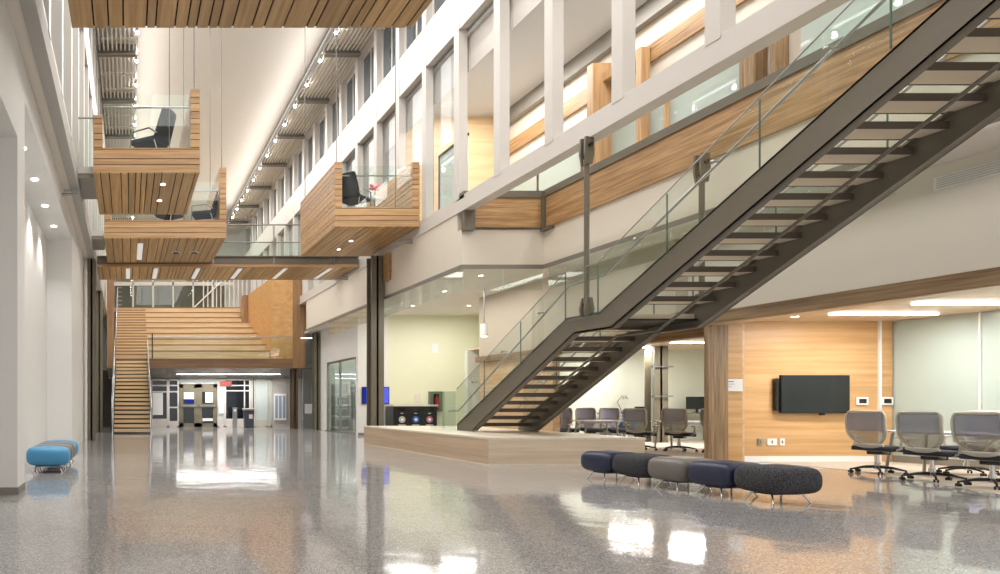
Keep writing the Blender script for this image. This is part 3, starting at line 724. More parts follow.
for k in range(3):
    t = thing('storage_shelf', 'dim white shelf of dark boxes behind the sliding glass doors', 'shelf', (9.6+1.15*k, 30.5, 0), PI/2, 'shelves behind the sliding glass doors')
    s = MB()
    for q in range(5): s.box(-.25,.25,-.5,.5,.1+.5*q,.14+.5*q)
    s.box(-.25,.25,-.52,-.5,0,2.2).box(-.25,.25,.5,.52,0,2.2).build('frame', M['paper'], t)
    s = MB()
    for q in range(3): s.box(-.2,.2,-.4,-.05,.14+.5*q,.45+.5*q)
    s.build('box_stack', M['black'], t)

# ------------------------------------------------------------------ lobby on the right behind column
struct('wall_back', MB().box(8.62, 9.75, 25.0, 25.2, 0, 4.5), M['white'])
struct('wall_back', B(9.75, 13.2, 25.0, 25.2, 0, 4.5), M['green'])
struct('baseboard_back', MB().box(8.62, 13, 24.985, 25.0, 0, .1), M['greyst'])
struct('wall_right', MB().box(11.0, 11.3, 13.4, 20.9, 2.96, 4.5).box(11.0, 11.2, 17.3, 20.9, 2.65, 2.96), M['beige'])
struct('wall_right', MB().box(11.25, 11.45, -2, 13.4, 2.96, 4.5), M['cream'])
struct('wall_right', MB().box(13.2,13.4,20.9,25.2,0,4.5), M['green'])
struct('wall_right', MB().box(11.02, 11.2, 17.3, 20.9, 0, 2.5), M['panelY'])
tag(B(10.9, 11.25, 17.2, 20.95, 2.48, 2.65).build('wood_header', M['zebraY']), 'brown wood header over the lit wood wall seen left of the stair', 'header')
t = thing('lobby_screen', 'wide blue wall screen partly hidden by the dark column', 'screen', (9.25, 24.98, 1.5))
B(-.5,.52,-.04,0,-.32,.32).build('bezel', M['black'], t)
B(-.47,.02,-.045,-.04,-.29,.29).build('display', M['scr_blue'], t)
s = MB().prism([(.02,-.29),(.2,-.29),(.12,0),(.3,.29),(.02,.29)], 'y', -.046, -.041); s.build('display', M['scr_light'], t)
MB().prism([(.2,-.29),(.49,-.29),(.49,.29),(.3,.29),(.12,0)], 'y', -.045, -.041).build('display', emit('screen_violet', rgb(90,100,220), 1.1), t)
# recycling station
t = thing('recycling_station', 'black recycling station with three round openings and cream top', 'recycling station', (10.4, 24.4, 0))
B(-.79,.79,-.25,.5,0,1.1).build('body', M['black'], t, .01); B(-.82,.82,-.28,.5,1.1,1.16).build('counter_top', M['cream'], t)
for k, ic in enumerate(('icon_grey','icon_blue','icon_pink')):
    x = -.48+.5*k
    MB().disc_y(x,-.252,.62,.12).build('icon', M[ic], t)
    MB().disc_y(x,-.262,.62,.05).build('icon_mark', M['paper'], t)
    B(x-.05,x+.05,-.256,-.25,.83,.86).build('caption', M['icon_grey'], t)
    B(x-.13,x+.13,-.256,-.25,.4,.44).build('caption', M['icon_grey'], t)
    B(x-.13,x+.13,-.254,-.25,.92,1.04).build('opening', M['screen'], t)
# extinguisher cabinet
t = thing('fire_extinguisher_cabinet', 'grey green wall cabinet with a red fire extinguisher inside', 'cabinet', (11.49, 24.97, .9))
B(-.24,.24,-.1,.02,0,.75).build('cabinet_body', plain('sage_metal', rgb(120,130,112), .4, .3), t, .01)
B(-.1,.1,-.115,-.1,.08,.66).build('window', M['screen'], t)
MB().cyl(0,-.15,.12,.48,.06,14).sphere((0,-.15,.48), .06, 12, 6).cyl(0,-.15,.52,.6,.02).build('extinguisher', M['red'], t)
tag(B(11.35,11.62,24.97,25.0,3.1,3.45).build('wall_vent', M['paper']), 'small white rectangular plate high on the pale green wall', 'plate')
tag(B(10.75,10.97,24.985,25.0,1.2,1.55).build('wall_plate', M['cream']), 'faint cream plate on the pale green wall above the recycling station', 'plate')
# pendant cylinder
t = thing('pendant_light', 'white cylinder pendant light hanging left of the stair', 'pendant light', (10.2, 19.1, 4.5))
MB().cyl(0,0,-1.38,-1.02,.1,20).build('shade', M['paper'], t); MB().cyl(0,0,-1.385,-1.375,.085,20).build('diffuser', M['lampsoft'], t); MB().tube([(0,0,-1.02),(0,0,0)], .012, 6).build('rod', M['satin'], t)
for (x, y, l) in ((9.3,19.6,'left of the pendant'),(9.6,22.5,'above the recycling station'),(11.5,22.5,'near the pale green wall corner'),(9.1,17.2,'nearest the short oak balcony return')):
    soffit_light(x, y, 4.5, 'recessed downlight in lobby ceiling %s' % l, 'lobby downlights')
for (ya, xa) in ((15.0,12.4),):
    pass

# ------------------------------------------------------------------ platform
t = thing('stage_platform', 'low pale wood platform carrying the foot of the steel staircase', 'platform', (8.5, 16, 0))
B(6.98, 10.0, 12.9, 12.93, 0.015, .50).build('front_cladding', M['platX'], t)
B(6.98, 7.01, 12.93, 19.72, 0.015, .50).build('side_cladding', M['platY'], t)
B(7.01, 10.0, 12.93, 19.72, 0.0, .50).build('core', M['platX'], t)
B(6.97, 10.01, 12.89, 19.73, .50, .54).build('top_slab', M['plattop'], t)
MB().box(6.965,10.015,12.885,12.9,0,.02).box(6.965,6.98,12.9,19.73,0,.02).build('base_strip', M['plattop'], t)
child_at(t)

# ------------------------------------------------------------------ steel staircase
st = thing('steel_staircase', 'long bronze steel staircase with glass side panels rising over the bench row', 'staircase', (8.9, 16, .54))
XL, XR = 8.1, 9.65
lowB = [(15.69,.54),(12.1,2.47),(11.19,2.467)]
def zl(y):   # underside line of the upper flight
    return 2.467+(11.19-y)*.502
yt = 3.4
poly = [(16.42,.54),(15.69,.54),(12.1,2.47),(11.19,2.467),(yt,zl(yt)),(yt,zl(yt)+.40),(11.45,2.78),(12.32,2.78),(16.42,.70)]
for (xa, xb) in ((XL, XL+.04), (XR-.04, XR)):
    s = MB().prism(poly, 'x', xa, xb)
    # flanges top and bottom
    def flange(pts, dz):
        for (a, b) in zip(pts[:-1], pts[1:]):
            (y0, z0), (y1, z1) = a, b
            x0, x1 = (xa, xa+.12) if xa < 9 else (xb-.12, xb)
            s.add([(x0,y0,z0),(x1,y0,z0),(x1,y1,z1),(x0,y1,z1),(x0,y0,z0+dz),(x1,y0,z0+dz),(x1,y1,z1+dz),(x0,y1,z1+dz)],
                  [(0,3,2,1),(4,5,6,7),(0,1,5,4),(1,2,6,5),(2,3,7,6),(3,0,4,7)])
    flange([(15.69,.56),(12.1,2.47),(11.19,2.467),(yt,zl(yt))], .03)
    flange([(16.3,.745),(12.32,2.78),(11.45,2.78),(yt,zl(yt)+.40)], -.03)
    s.build('stringer', M['steel'], st)
# treads of both flights
def tread(y, z, d=.30):
    tr = B(XL+.05, XR-.05, y-d/2, y+d/2, z-.05, z-.005).build('tread', M['concrete'], st)
    MB().box(XL+.05, XR-.05, y+d/2, y+d/2+.014, z-.058, z).box(XL+.05, XR-.05, y-d/2-.014, y-d/2, z-.055, z+.03).build('nosing', M['tread'], tr)
for k in range(12):
    tread(16.05-.325*k, .54+.173*(k+1), .30)
B(XL+.05, XR-.05, 11.3, 12.25, 2.63, 2.72).build('landing', M['concrete'], st)
B(XL+.05, XR-.05, 11.25, 12.3, 2.6, 2.63).build('landing_pan', M['darkst'], st)
for k in range(22):
    y = 11.05-.342*k; tread(y, 2.75+.172*(k+1), .315)
# centre conduit under the treads
MB().tube([(8.83,13.8,1.50),(8.83,12.05,2.42),(8.86,11.15,2.42),(8.86,yt,zl(yt)-.02)], .022, 8).build('conduit', M['steel'], st)
# glass side panels + handrail (left side)
def gp(y0, z0, y1, z1, x, h=.82):
    return MB().prism([(y0,z0),(y1,z1),(y1,z1+h),(y0,z0+h)], 'x', x-.007, x+.007)
zt_low = lambda y: .745+(16.3-y)*.511
zt_up = lambda y: 2.78+(11.45-y)*.512
for x in (XL-.04, XR+.04):
    segs = [(16.35,15.1),(15.08,13.7),(13.68,12.3)]
    for (a, b) in segs: gp(a, zt_low(a)-.08, b, zt_low(b)-.08, x, .9).build('glass_panel', M['railglass'], st)
    gp(12.28, 2.70, 11.45, 2.70, x, .9).build('glass_panel', M['railglass'], st)
    y = 11.43
    while y > 4.0:
        gp(y, zt_up(y)-.08, y-1.45, zt_up(y-1.45)-.08, x, .9).build('glass_panel', M['railglass'], st)
        MB().box(x-.008,x+.008,y-1.462,y-1.451,zt_up(y-1.45)-.08,zt_up(y-1.45)+.80).build('glass_joint', M['edgegreen'], st); y -= 1.463
    for a in (15.09,13.69,12.29,11.44): MB().box(x-.008,x+.008,a-.006,a+.006,zt_low(a)-.08 if a > 12 else 2.72,(zt_low(a) if a > 12 else 2.78)+.80).build('glass_joint', M['edgegreen'], st)
    ix = x+.12 if x < 9 else x-.12
    MB().tube([(ix,17.0,1.0),(ix,16.5,1.02),(ix,12.35,zt_low(12.35)+.62),(ix,11.45,2.78+.62),(ix,yt,zt_up(yt)+.62)], .02, 8).build('handrail', M['satin'], st)
    MB().tube([(x,16.35,zt_low(16.35)+.835),(x,12.3,zt_low(12.3)+.83),(x,11.45,2.78+.83),(x,yt,zt_up(yt)+.83)], .010, 6).build('glass_edge', M['satin'], st)
    for a in (15.6,14.4,13.1): MB().tube([(x,a,zt_low(a)+.60),(ix,a,zt_low(a)+.60)], .014, 6).sphere((x,a,zt_low(a)+.6), .03, 8, 5).build('rail_bracket', M['satin'], st)
    for a in (10.6,9.2,7.7,6.2): MB().tube([(x,a,zt_up(a)+.60),(ix,a,zt_up(a)+.60)], .014, 6).sphere((x,a,zt_up(a)+.6), .03, 8, 5).build('rail_bracket', M['satin'], st)
# glass return at the foot
MB().box(XL-.05,XL-.035,16.4,17.1,.54,1.5).build('glass_panel', M['railglass'], st)
MB().box(XL-.35,XL-.34,16.35,17.1,.54,1.5).box(XL-.35,XL-.04,16.35,16.362,.54,1.5).build('glass_panel', M['railglass'], st)
child_at(st)
# hanger rods
def hanger(x, y, z0, z1, label, fork=.36):
    t = thing('hanger_rod', label, 'rod', (x, y, z0))
    MB().tube([(x,y,z0+.28),(x,y,z1-fork-.1)], .042, 12).build('rod', M['steel'], t)
    for (za, zb) in ((z0+.32, z0), (z1-fork-.12, z1)):
        s = MB(); d = 1 if zb > za else -1
        for sy in (-1, 1):
            s.prism([(sy*.0+x-.05, za),(x+.05, za),(x+.085, za+d*.2),(x+.07, zb),(x-.07,zb),(x-.085, za+d*.2)], 'y', y+sy*.06-.02, y+sy*.06+.02)
        s.cyl(x, y, min(za,za+d*.1), max(za,za+d*.1), .055, 12)
        s.build('clevis', M['steel'], t)
    MB().tube([(x,y-.12,z1-.15),(x,y+.12,z1-.15)], .035, 10).build('pin', M['darkst'], t)
    child_at(t); return t
hanger(8.08, 11.75, 2.74, 5.88, 'bronze steel rod hanging from white facade beam to the stair landing')
hanger(9.72, 11.3, 2.74, 5.42, 'bronze steel rod on the far side of the stair under the oak fascia')

# ------------------------------------------------------------------ meeting alcove with wood portal
t = thing('wood_portal', 'brown zebra-grain portal post and beam framing the meeting alcove', 'portal', (11.5, 13, 0))
B(11.29, 11.68, 12.98, 13.07, 0, 2.96).build('post', M['zebra'], t)
B(11.22, 11.68, -2, 12.98, 2.74, 2.96).build('beam', M['zebraY'], t)
B(11.25, 11.68, -2, 12.98, 2.725, 2.74).build('beam_underside', M['panelY'], t); child_at(t)
struct('wall_back', MB().box(11.69, 12.05, 13.08, 13.2, 0, 2.89), M['panelX'])
struct('wall_right', MB().box(12.06, 12.2, 13.2, 13.7, 0, 2.89), M['panelY'])
struct('wall_back', MB().box(12.05, 15.7, 13.7, 13.9, 0, 2.89), M['panelX'])
struct('baseboard_back', MB().box(12.05, 15.3, 13.68, 13.7, 0, .12), M['paper'])
struct('trim_72', B(15.40, 15.44, 13.66, 13.7, 0, 2.89), M['paper'])
struct('ceiling', MB().box(11.68, 15.9, -2, 13.9, 2.89, 2.95), M['ceilwood'])
struct('wall_right', MB().box(15.75, 15.9, -2, 13.9, 0, 2.89), M['mint'])
y = 13.6; k = 0
for (ya, yb, l) in ((12.29,13.66,'beside the wood wall'),(9.8,12.26,'behind the second chair'),(7.3,9.77,'at the right picture edge')):
    t = thing('whiteboard_glass', 'pale green glass wall panel %s' % l, 'glass panel', (15.72, ya, 0))
    B(15.70, 15.73, ya, yb, .14, 2.86).build('panel', M['frost'], t)
    MB().box(15.69, 15.74, ya-.01, ya+.02, .1, 2.88).build('edge_trim', M['paper'], t); child_at(t)
struct('baseboard_right', B(15.68, 15.75, -2, 13.68, 0, .14), M['greyst'])
# TV
t = thing('wall_television', 'black flat television mounted on the wood panelled wall', 'television', (14.0, 13.68, 1.38))
B(-.70,.70,-.10,-.05,-.38,.40).build('bezel', M['black'], t, .006); B(-.685,.685,-.105,-.1,-.36,.38).build('screen', M['screen'], t)
B(-.77,-.705,-.07,0,-.33,.33).build('side_box', M['black'], t); B(-.4,.4,-.05,.02,-.25,.25).build('mount', M['darkst'], t); B(.12,.2,-.09,-.05,-.42,-.38).build('sensor', M['black'], t)
t = thing('room_sign', 'small white room sign with lines of text on the pale wood jamb', 'sign', (11.87, 13.07, 1.56))
B(-.165,.165,-.012,.01,-.12,.12).build('plate', M['paper'], t)
for q, (z, wd) in enumerate(((.07,.14),(.02,.15),(-.03,.10))): B(-.15,-.15+wd,-.016,-.012,z-.008,z+.008).build('text_line', M['icon_grey' if q else 'icon_blue'], t)
for (x, z, wd, l) in ((12.97,.41,.09,'left'),(13.21,.41,.2,'middle'),(13.42,.41,.1,'right')):
    t = thing('wall_outlet', 'white outlet plate low on the wood wall, %s of three' % l, 'outlet', (x, 13.69, z))
    B(-wd/2,wd/2,-.012,.01,-.07,.07).build('plate', M['paper'] if l != 'left' else M['satin'], t, .003); B(-.015,.015,-.015,-.012,-.03,.03).build('socket', M['greyst'], t)
for (x, l) in ((15.05,'left of the white strip'),(15.56,'right of the white strip')):
    t = thing('thermostat', 'white wall control panel with black display %s' % l, 'control panel', (x, 13.69, 1.25))
    B(-.12,.12,-.03,.0,-.08,.08).build('housing', M['paper'], t, .008); B(-.075,.075,-.034,-.03,-.045,.045).build('display', M['screen'], t)
strip(13.15, 15.1, 12.42, 12.52, 2.885, 'long white linear ceiling light above the television wall', None, .03, 'lamp')
strip(13.15, 15.5, 11.1, 11.2, 2.885, 'second white linear ceiling light nearer the camera', None, .03, 'lamp')
strip(13.15, 15.5, 9.3, 9.4, 2.885, 'white linear ceiling light nearest the right picture edge', None, .03, 'lamp')
strip(13.15, 15.5, 7.0, 7.1, 2.885, 'white linear ceiling light beyond the right picture edge', None, .03, 'lamp')
soffit_light(12.9, 12.9, 2.885, 'tiny recessed downlight in the wood ceiling left of the television', None)
t = thing('wall_vent', 'pale rectangular air grille high on the cream wall above the alcove', 'vent', (11.25, 8.8, 4.25))
B(-.02,.0,-.5,.5,-.09,.09).build('frame', M['paper'], t)
s = MB()
for q in range(5): s.box(-.028,-.02,-.46,.46,-.07+.032*q,-.055+.032*q)
s.build('louvre', M['facade'], t)

# ------------------------------------------------------------------ office chairs
def office_chair(label, mesh='mesh'):
    t = thing('office_chair', label, 'office chair')
    # local: chair faces +Y, back at -Y
    W = .26
    # back profile rows (z from .50 to 1.06), curved in plan
    def pt(u, v, off=0):   # u -1..1 across, v 0..1 up
        z = .50+.56*v
        wd = W*(1.0-.04*(1-v)) * (1.0 if v > .42 else (1-.55*(1-v/.42)**2.2))
        wd *= (1.0 if v < .84 else 1-.16*((v-.84)/.16)**2)
        y = -.22-.10*v+.045*math.sin(v*PI)*-1 + .07*(u*u) - off
        return (u*wd, y, z)
    cut = .42
    rows = [[pt(-.93+1.86*j/10, .03+(cut-.03)*i/6) for j in range(11)] for i in range(7)]
    MB().grid(rows, (0,-.008,0)).build('lumbar_panel', M['meshlow' if mesh == 'mesh' else mesh], t)
    rows = [[pt(-.93+1.86*j/10, cut+(.97-cut)*i/8) for j in range(11)] for i in range(9)]
    MB().grid(rows, (0,-.008,0)).build('back_mesh', M[mesh], t)
    loop = [pt(1, v/12) for v in range(13)] + [pt(1-2*j/10, 1) for j in range(1,10)] + [pt(-1, 1-v/12) for v in range(13)] + [pt(-1+2*j/10, 0) for j in range(1,10)]
    MB().tube(loop, .022, 8, True).build('back_frame', M['shellbeige'], t)
    # shell under the back
    rows = [[(u*.2*(1-.35*i/5), -.24+.30*(i/5)+.05*u*u*(1-i/5), .52-.15*(i/5)**.6) for u in [-1+2*j/8 for j in range(9)]] for i in range(6)]
    MB().grid(rows, (0,-.015,-.02)).build('back_shell', M['shellbeige'], t)
    rows = []
    for i in range(9):
        v = -1+2*i/8
        rows.append([(u*.25*(1-.08*abs(v)**4), .06+v*.25, .47+.02*(1-u*u)*(1-v*v) - (.03 if v > .8 else 0)) for u in [-1+2*j/8 for j in range(9)]])
    MB().grid(rows, (0,0,-.07)).build('seat', M['fabricdark'], t)
    B(-.1,.1,-.06,.14,.33,.39).build('tilt_mechanism', M['black'], t)
    MB().cyl(0,0,.1,.34,.028,14).cyl(0,0,.08,.2,.04,14).build('gas_lift', M['chrome'], t)
    for s in (-1,1):
        MB().tube([(s*.22,.02,.40),(s*.30,.02,.44),(s*.31,.03,.62)], .02, 8).build('arm_post', M['shellbeige'], t)
        B(s*.31-.04,s*.31+.04,-.08,.18,.62,.65).build('arm_pad', M['shellbeige'], t, .012)
    for k in range(5):
        a = 2*PI*k/5+.35; c, s_ = math.cos(a), math.sin(a)
        leg = MB().tube([(c*.03,s_*.03,.12),(c*.18,s_*.18,.11),(c*.32,s_*.32,.075)], .02, 8, radii=[.026,.022,.014]).build('base_leg', M['black'], t)
        cs = MB()
        for q in (-1,1):
            cx, cy = c*.33-s_*.018*q, s_*.33+c*.018*q
            n = 12
            ring = lambda o: [(cx - s_*o + .028*math.cos(2*PI*i/n)*c, cy + c*o + .028*math.cos(2*PI*i/n)*s_, .028+.028*math.sin(2*PI*i/n)) for i in range(n)]
            A, Bq = ring(-.009), ring(.009)
            cs.add(A+Bq, [tuple(range(n)), tuple(range(n,2*n))[::-1]] + [(i,(i+1)%n,(i+1)%n+n,i+n) for i in range(n)])
        cs.cyl(c*.33, s_*.33, .04, .085, .012, 8)
        cs.build('caster', M['black'], t)
    return t
proto = office_chair('grey mesh office chair nearest the television, first at the meeting table')
def place(o, x, y, rz, label=None, grp=None):
    o.location = (x, y, 0); o.rotation_euler.z = rz
    if label: o['label'] = label
    if grp: o['group'] = grp
FACE = -math.radians(75)   # facing +X-ish
place(proto, 12.80, 11.4, -math.radians(80), grp='chairs at the meeting table')
for (x, y, a, l) in ((12.42,10.3,-82,'grey mesh office chair in the middle of the near side of the meeting table'),(12.25,9.45,-84,'grey mesh office chair cut off by the right picture edge')):
    place(copy_tree(proto), x, y, math.radians(a), l, 'chairs at the meeting table')
pl = office_chair('lavender grey mesh office chair facing the camera across the meeting table', 'meshlav')
place(pl, 14.15, 11.25, math.radians(85), grp='chairs at the meeting table')
place(copy_tree(pl), 13.95, 9.9, math.radians(85), 'lavender mesh office chair across the table near the right edge', 'chairs at the meeting table')
# meeting table
def table(label, x0, x1, y0, y1, legs=((.12,.2),(-.12,.2),(.12,-.2),(-.12,-.2))):
    t = thing('meeting_table', label, 'table', ((x0+x1)/2, (y0+y1)/2, 0))
    a, b = (x1-x0)/2, (y1-y0)/2
    B(-a,a,-b,b,.70,.735).build('table_top', M['tabletop'], t, .008)
    for sx in (-1,1):
        for sy in (-1,1):
            MB().tube([(sx*(a-.1),sy*(b-.15),.70),(sx*(a-.06),sy*(b-.07),0)], .022, 8).build('leg', M['satin'], t)
    B(-a+.12,a-.12,-.03,.03,.64,.70).build('crossbar', M['satin'], t)
    return t
table('white topped meeting table in the alcove right of the television', 13.05, 13.75, 8.9, 11.75).rotation_euler.z = -math.radians(8)

# ------------------------------------------------------------------ second work area behind the stair
struct('ceiling', MB().box(11.3, 20, 13.9, 22.2, 2.96, 3.02), M['ceilwood'])
tag(B(13.2, 13.5, 14.2, 20.85, 2.74, 2.94).build('wood_header', M['zebraY']), 'brown wood header over the open work area behind the stair', 'header')
M['palegreen'] = plain('pale_lime_paint', rgb(226,230,214), .5)
struct('wall_back', B(11.2, 20, 22.0, 22.2, 0, 2.96), M['palegreen'])
struct('wall_right', B(20, 20.2, 13.9, 22.2, 0, 2.96), M['mint'])
struct('floor', B(10.6, 20, 14.0, 22, .001, .006), M['carpet'])
icol(16.1,16.52,20.4,20.8,2.96,'olive steel column in the work area behind the stair','olive')
tag(MB().box(15.95,15.99,20.3,20.34,0,2.96).box(15.95,16.6,20.3,20.33,2.3,2.34).box(15.95,16.6,20.3,20.33,1.4,1.44).build('glazing_bar', M['satin']), 'thin pale glazing bar in front of olive column', 'glazing bar')
for (xa, xb, y, l) in ((15.5,16.8,19.0,'nearer'),(14.9,16.6,20.6,'farther'),(16.0,18.0,17.0,'right')):
    strip(xa, xb, y, y+.09, 2.955, 'white linear light over the work area behind the stair, %s one' % l, 'work area linear lights', .03, 'lamp')
place(copy_tree(proto), 13.12, 17.1, math.radians(-62), 'grey mesh office chair beneath the stair, left of the olive column', 'work area chairs seen from behind')
place(copy_tree(proto), 13.8, 16.7, math.radians(-62), 'grey mesh office chair under the stair, right of the olive column', 'work area chairs seen from behind')
place(copy_tree(proto), 14.3, 16.1, math.radians(-80), 'grey mesh office chair half hidden by the zebra wood post', 'work area chairs seen from behind')
table('white table behind the pair of mesh chairs beneath the stair', 14.1, 15.6, 17.3, 18.0)
for (x, a, l) in ((12.8,168,'left'),(13.5,168,'middle'),(14.2,168,'right')):
    place(copy_tree(pl), x, 19.5, math.radians(a), 'lavender mesh office chair facing us below the stair, %s of three' % l, 'work area chairs facing the platform')
place(copy_tree(proto), 11.75, 18.3, math.radians(-60), 'grey mesh office chair against the dark stair stringer', 'work area chairs seen from behind')
table('white table in front of three lavender chairs below the stair', 12.55, 13.6, 18.3, 18.95)
t = thing('desk', 'grey desk along the pale green wall behind the stair', 'desk', (16.8, 21.6, 0))
B(-1.4,2.2,-.3,.3,.86,.9).build('desk_top', M['greyst'], t); 
for sx in (-1.3,2.1): B(sx-.03,sx+.03,-.28,.28,0,.86).build('leg', M['greyst'], t)
t = thing('desk_lamp', 'grey articulated desk lamp on the desk behind the stair', 'desk lamp', (15.95, 21.55, .9))
MB().cyl(0,0,0,.03,.09).build('base', M['greyst'], t); MB().tube([(0,0,.03),(-.14,0,.36),(.02,0,.56)], .015, 6).build('arm', M['greyst'], t); MB().cyl(.1,0,.44,.56,.1,14,.04).build('lamp_shade', M['greyst'], t)
t = thing('desk_organizer', 'dark red and black desk tray left of the olive column', 'desk tray', (16.35, 21.2, .9))
B(-.16,.16,-.12,.12,0,.05).build('tray', M['black'], t); B(-.14,.14,-.1,.1,.05,.16).build('box', plain('maroon_box', rgb(110,40,40), .5), t); B(-.16,.16,-.12,.12,.16,.2).build('lid', M['black'], t)
t = thing('computer_monitor', 'black monitor beside the zebra wood post', 'monitor', (18.35, 21.5, .9))
B(-.35,.35,-.02,.02,.12,.52).build('screen', M['screen'], t); B(-.03,.03,-.01,.03,0,.15).build('stand', M['black'], t); B(-.12,.12,-.08,.08,0,.015).build('base', M['black'], t)
t = thing('blue_ball_chair', 'round blue lounge chair right of the three lavender chairs', 'chair', (14.9, 20.0, 0))
MB().sphere((0,0,.55), .3, 18, 10, (1,.9,.85)).build('shell', plain('steel_blue_fabric', rgb(70,110,140), .7), t); MB().cyl(0,0,0,.32,.2,16,.08).build('base', M['satin'], t)

# ------------------------------------------------------------------ poufs
def pouf(mat, label, rx=.33, ry=.306):
    ex = 2/5 if rx < .35 else 2/2.8; ins = .14 if rx < .35 else .17
    t = thing('bench_pouf', label, 'pouf')
    n, m = 36, 14; vs = []; fs = []
    z0, z1 = .118, .44; r = (z1-z0)/2
    for i in range(m+1):
        th = -PI/2+PI*i/m
        sg = math.copysign(abs(math.sin(th))**.72, math.sin(th)); cg = max(0, math.cos(th))**.72
        zz = (z0+z1)/2 + r*sg; inset = ins*(1-cg)
        if i in (0, m): inset = ins
        for k in range(n):
            a = 2*PI*k/n; e = ex
            ca, sa = math.cos(a), math.sin(a)
            px = math.copysign(abs(ca)**e, ca); py = math.copysign(abs(sa)**e, sa)
            vs.append((px*(rx-inset), py*(ry-inset), zz))
    for i in range(m):
        for k in range(n): fs.append((i*n+k, i*n+(k+1) % n, (i+1)*n+(k+1) % n, (i+1)*n+k))
    b = MB().add(vs, fs, True)
    b.add([v for v in vs[:n]], [tuple(range(n))[::-1]], True)
    top = vs[m*n:]
    ring2 = [(x*.5, y*.5, z1+.012) for x, y, z in top]
    b.add(top+ring2+[(0,0,z1+.016)], [(k,(k+1)%n,(k+1)%n+n,k+n) for k in range(n)]+[(k+n,(k+1)%n+n,2*n) for k in range(n)], True)
    b.build('cushion', M[mat], t)
    B(-.2,.2,-.12,.12,.1,.12).build('base_plate', M['black'], t)
    for sx in (-1,1):
        for sy in (-1,1):
            MB().tube([(sx*.2,sy*.11,.12),(sx*.26,sy*.17,.0)], .011, 8).build('leg', M['chrome'], t)
    return t
P = {}
def put_pouf(mat, x, y, rz, label, grp, rx=.33):
    if (mat, rx) in P: o = copy_tree(P[(mat, rx)]); o['label'] = label
    else: o = pouf(mat, label, rx); P[(mat, rx)] = o
    o.location = (x, y, 0); o.rotation_euler.z = rz; o['group'] = grp
ang = math.atan2(-.26, 2.45)*-1
row = [('navy','navy vinyl bench pouf at far left end of the right row'),('tweed','charcoal tweed pouf second from the far end of the right row'),('taupe','smooth taupe pouf in the middle of the right row'),('navy','navy vinyl pouf beside the near tweed pouf in the right row'),('tweed','large looking charcoal tweed pouf at the near end of the right row')]
for i, (m_, l) in enumerate(row):
    u = i/4; put_pouf(m_, 7.67+.26*u, 10.6-2.45*u, math.atan2(.26, 2.45), l, 'poufs in the right bench row')
for i, (m_, l) in enumerate((('blue','sky blue pouf at the near end of the left row'),('taupe','taupe pouf behind the near blue pouf in the left niche'),('taupe','taupe pouf third from the front in the left niche'),('blue','sky blue pouf at the far end of the left row'))):
    put_pouf(m_, -1.40, 11.75+.64*i, 0, l, 'poufs in the left niche row', .385)

# niche downlights
for (x, y, l) in ((-1.75,11.04,'nearest'),(-1.76,12.57,'second nearest'),(-1.77,14.25,'third nearest'),(-1.77,15.9,'farthest')):
    t = thing('recessed_downlight', 'small recessed downlight in the left niche soffit, %s of four' % l, 'downlight', (x, y, 5.43), 0, 'downlights in the left niche')
    MB().cyl(0,0,-.006,.0,.09,18).build('rim', M['paper'], t); MB().cyl(0,0,-.012,-.004,.07,18).build('lens', M['lamp'], t)
    L = bpy.data.lights.new('niche', 'SPOT'); L.energy = 90; L.spot_size = math.radians(110); L.spot_blend = .8; L.shadow_soft_size = .05; L.color = (1,.985,.965)
    lo = bpy.data.objects.new('lamp_light', L); COL.objects.link(lo); lo.parent = t; lo.location = (0,0,-.05)

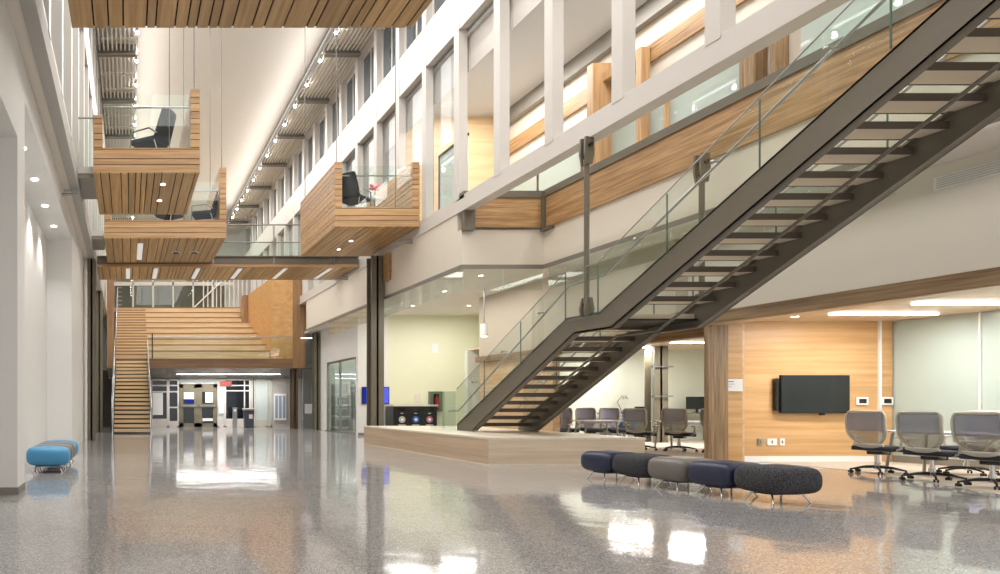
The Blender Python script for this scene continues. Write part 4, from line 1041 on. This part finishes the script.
# ------------------------------------------------------------------ area lamps: light of the fixtures plus added unseen fill
def area(x, y, z, sx, sy, e, col=(1,.985,.965), rot=(0,0,0)):
    L = bpy.data.lights.new('area', 'AREA'); L.shape = 'RECTANGLE'; L.size = sx; L.size_y = sy; L.energy = e; L.color = col
    o = bpy.data.objects.new('fixture_or_fill_light', L); COL.objects.link(o); o.location = (x, y, z); o.rotation_euler = rot; return o
UP = (PI, 0, 0)
area(.42, 22, 13.44, .2, 44, 240, rot=(PI, math.radians(58), 0)); area(6.68, 22, 13.44, .2, 44, 240, rot=(PI, math.radians(-58), 0))  # unseen uplights added to brighten the middle of the ceiling
area(3.5, 7, 13.9, 5, 18, 800)                                # broad unseen fill added under the ceiling, near end
area(3.5, 30, 13.9, 5, 24, 800)  # same added fill over the far half, no fixture
area(10.8, 8, 10.15, .9, 16, 340); area(10.2, 18.6, 10.15, 1.6, 3, 150); area(10, 34, 10.15, 2, 20, 200)  # unseen fill added to brighten the upper-level rooms
area(13.9, 12.45, 2.82, 2.1, .1, 60); area(13.9, 10.3, 2.82, 2.1, .1, 60); area(13.9, 8, 2.82, 2.1, .1, 60)
area(9.4, 20.5, 4.44, 1.4, 6, 135, (1,.98,.92)); area(10.48, 8.5, 4.44, .15, 15, 75, rot=(0, math.radians(20), 0)); area(11.4, 23, 4.44, 1.2, .3, 60)  # includes an unseen lamp added to brighten the cream wall above the alcove
area(16.15, 19.05, 2.9, 1.3, .1, 80); area(15.75, 20.65, 2.9, 1.6, .1, 80); area(17, 17.05, 2.9, 2, .1, 80); area(10.5, 28, 4.4, 2, 4, 80)
area(4.9, 33.2, 2.45, 5, .2, 110); area(4.5, 36, 2.45, 5, 2, 60)
area(3.5, 24.6, 5.95, 8, 1, 110)  # unseen fill below the footbridge, where no lamp hangs
area(2, 43.2, 9.1, 6, 1.2, 12)

# ------------------------------------------------------------------ world and camera
wd = bpy.data.worlds.new('World'); S.world = wd; wd.use_nodes = True
wd.node_tree.nodes['Background'].inputs[0].default_value = (1, .99, .985, 1)
wd.node_tree.nodes['Background'].inputs[1].default_value = .8
cam = bpy.data.cameras.new('camera'); co = bpy.data.objects.new('camera', cam); COL.objects.link(co); S.camera = co
co.location = (0, 0, 1.2); co.rotation_euler = (PI/2, 0, 0)
cam.sensor_width = 36; cam.lens = 24.012; cam.shift_x = .372; cam.shift_y = .1165; cam.clip_end = 200
S.view_settings.view_transform = 'Standard'; S.view_settings.look = 'None'; S.view_settings.gamma = 1
S.view_settings.use_curve_mapping = False; S.view_settings.exposure = 0.15
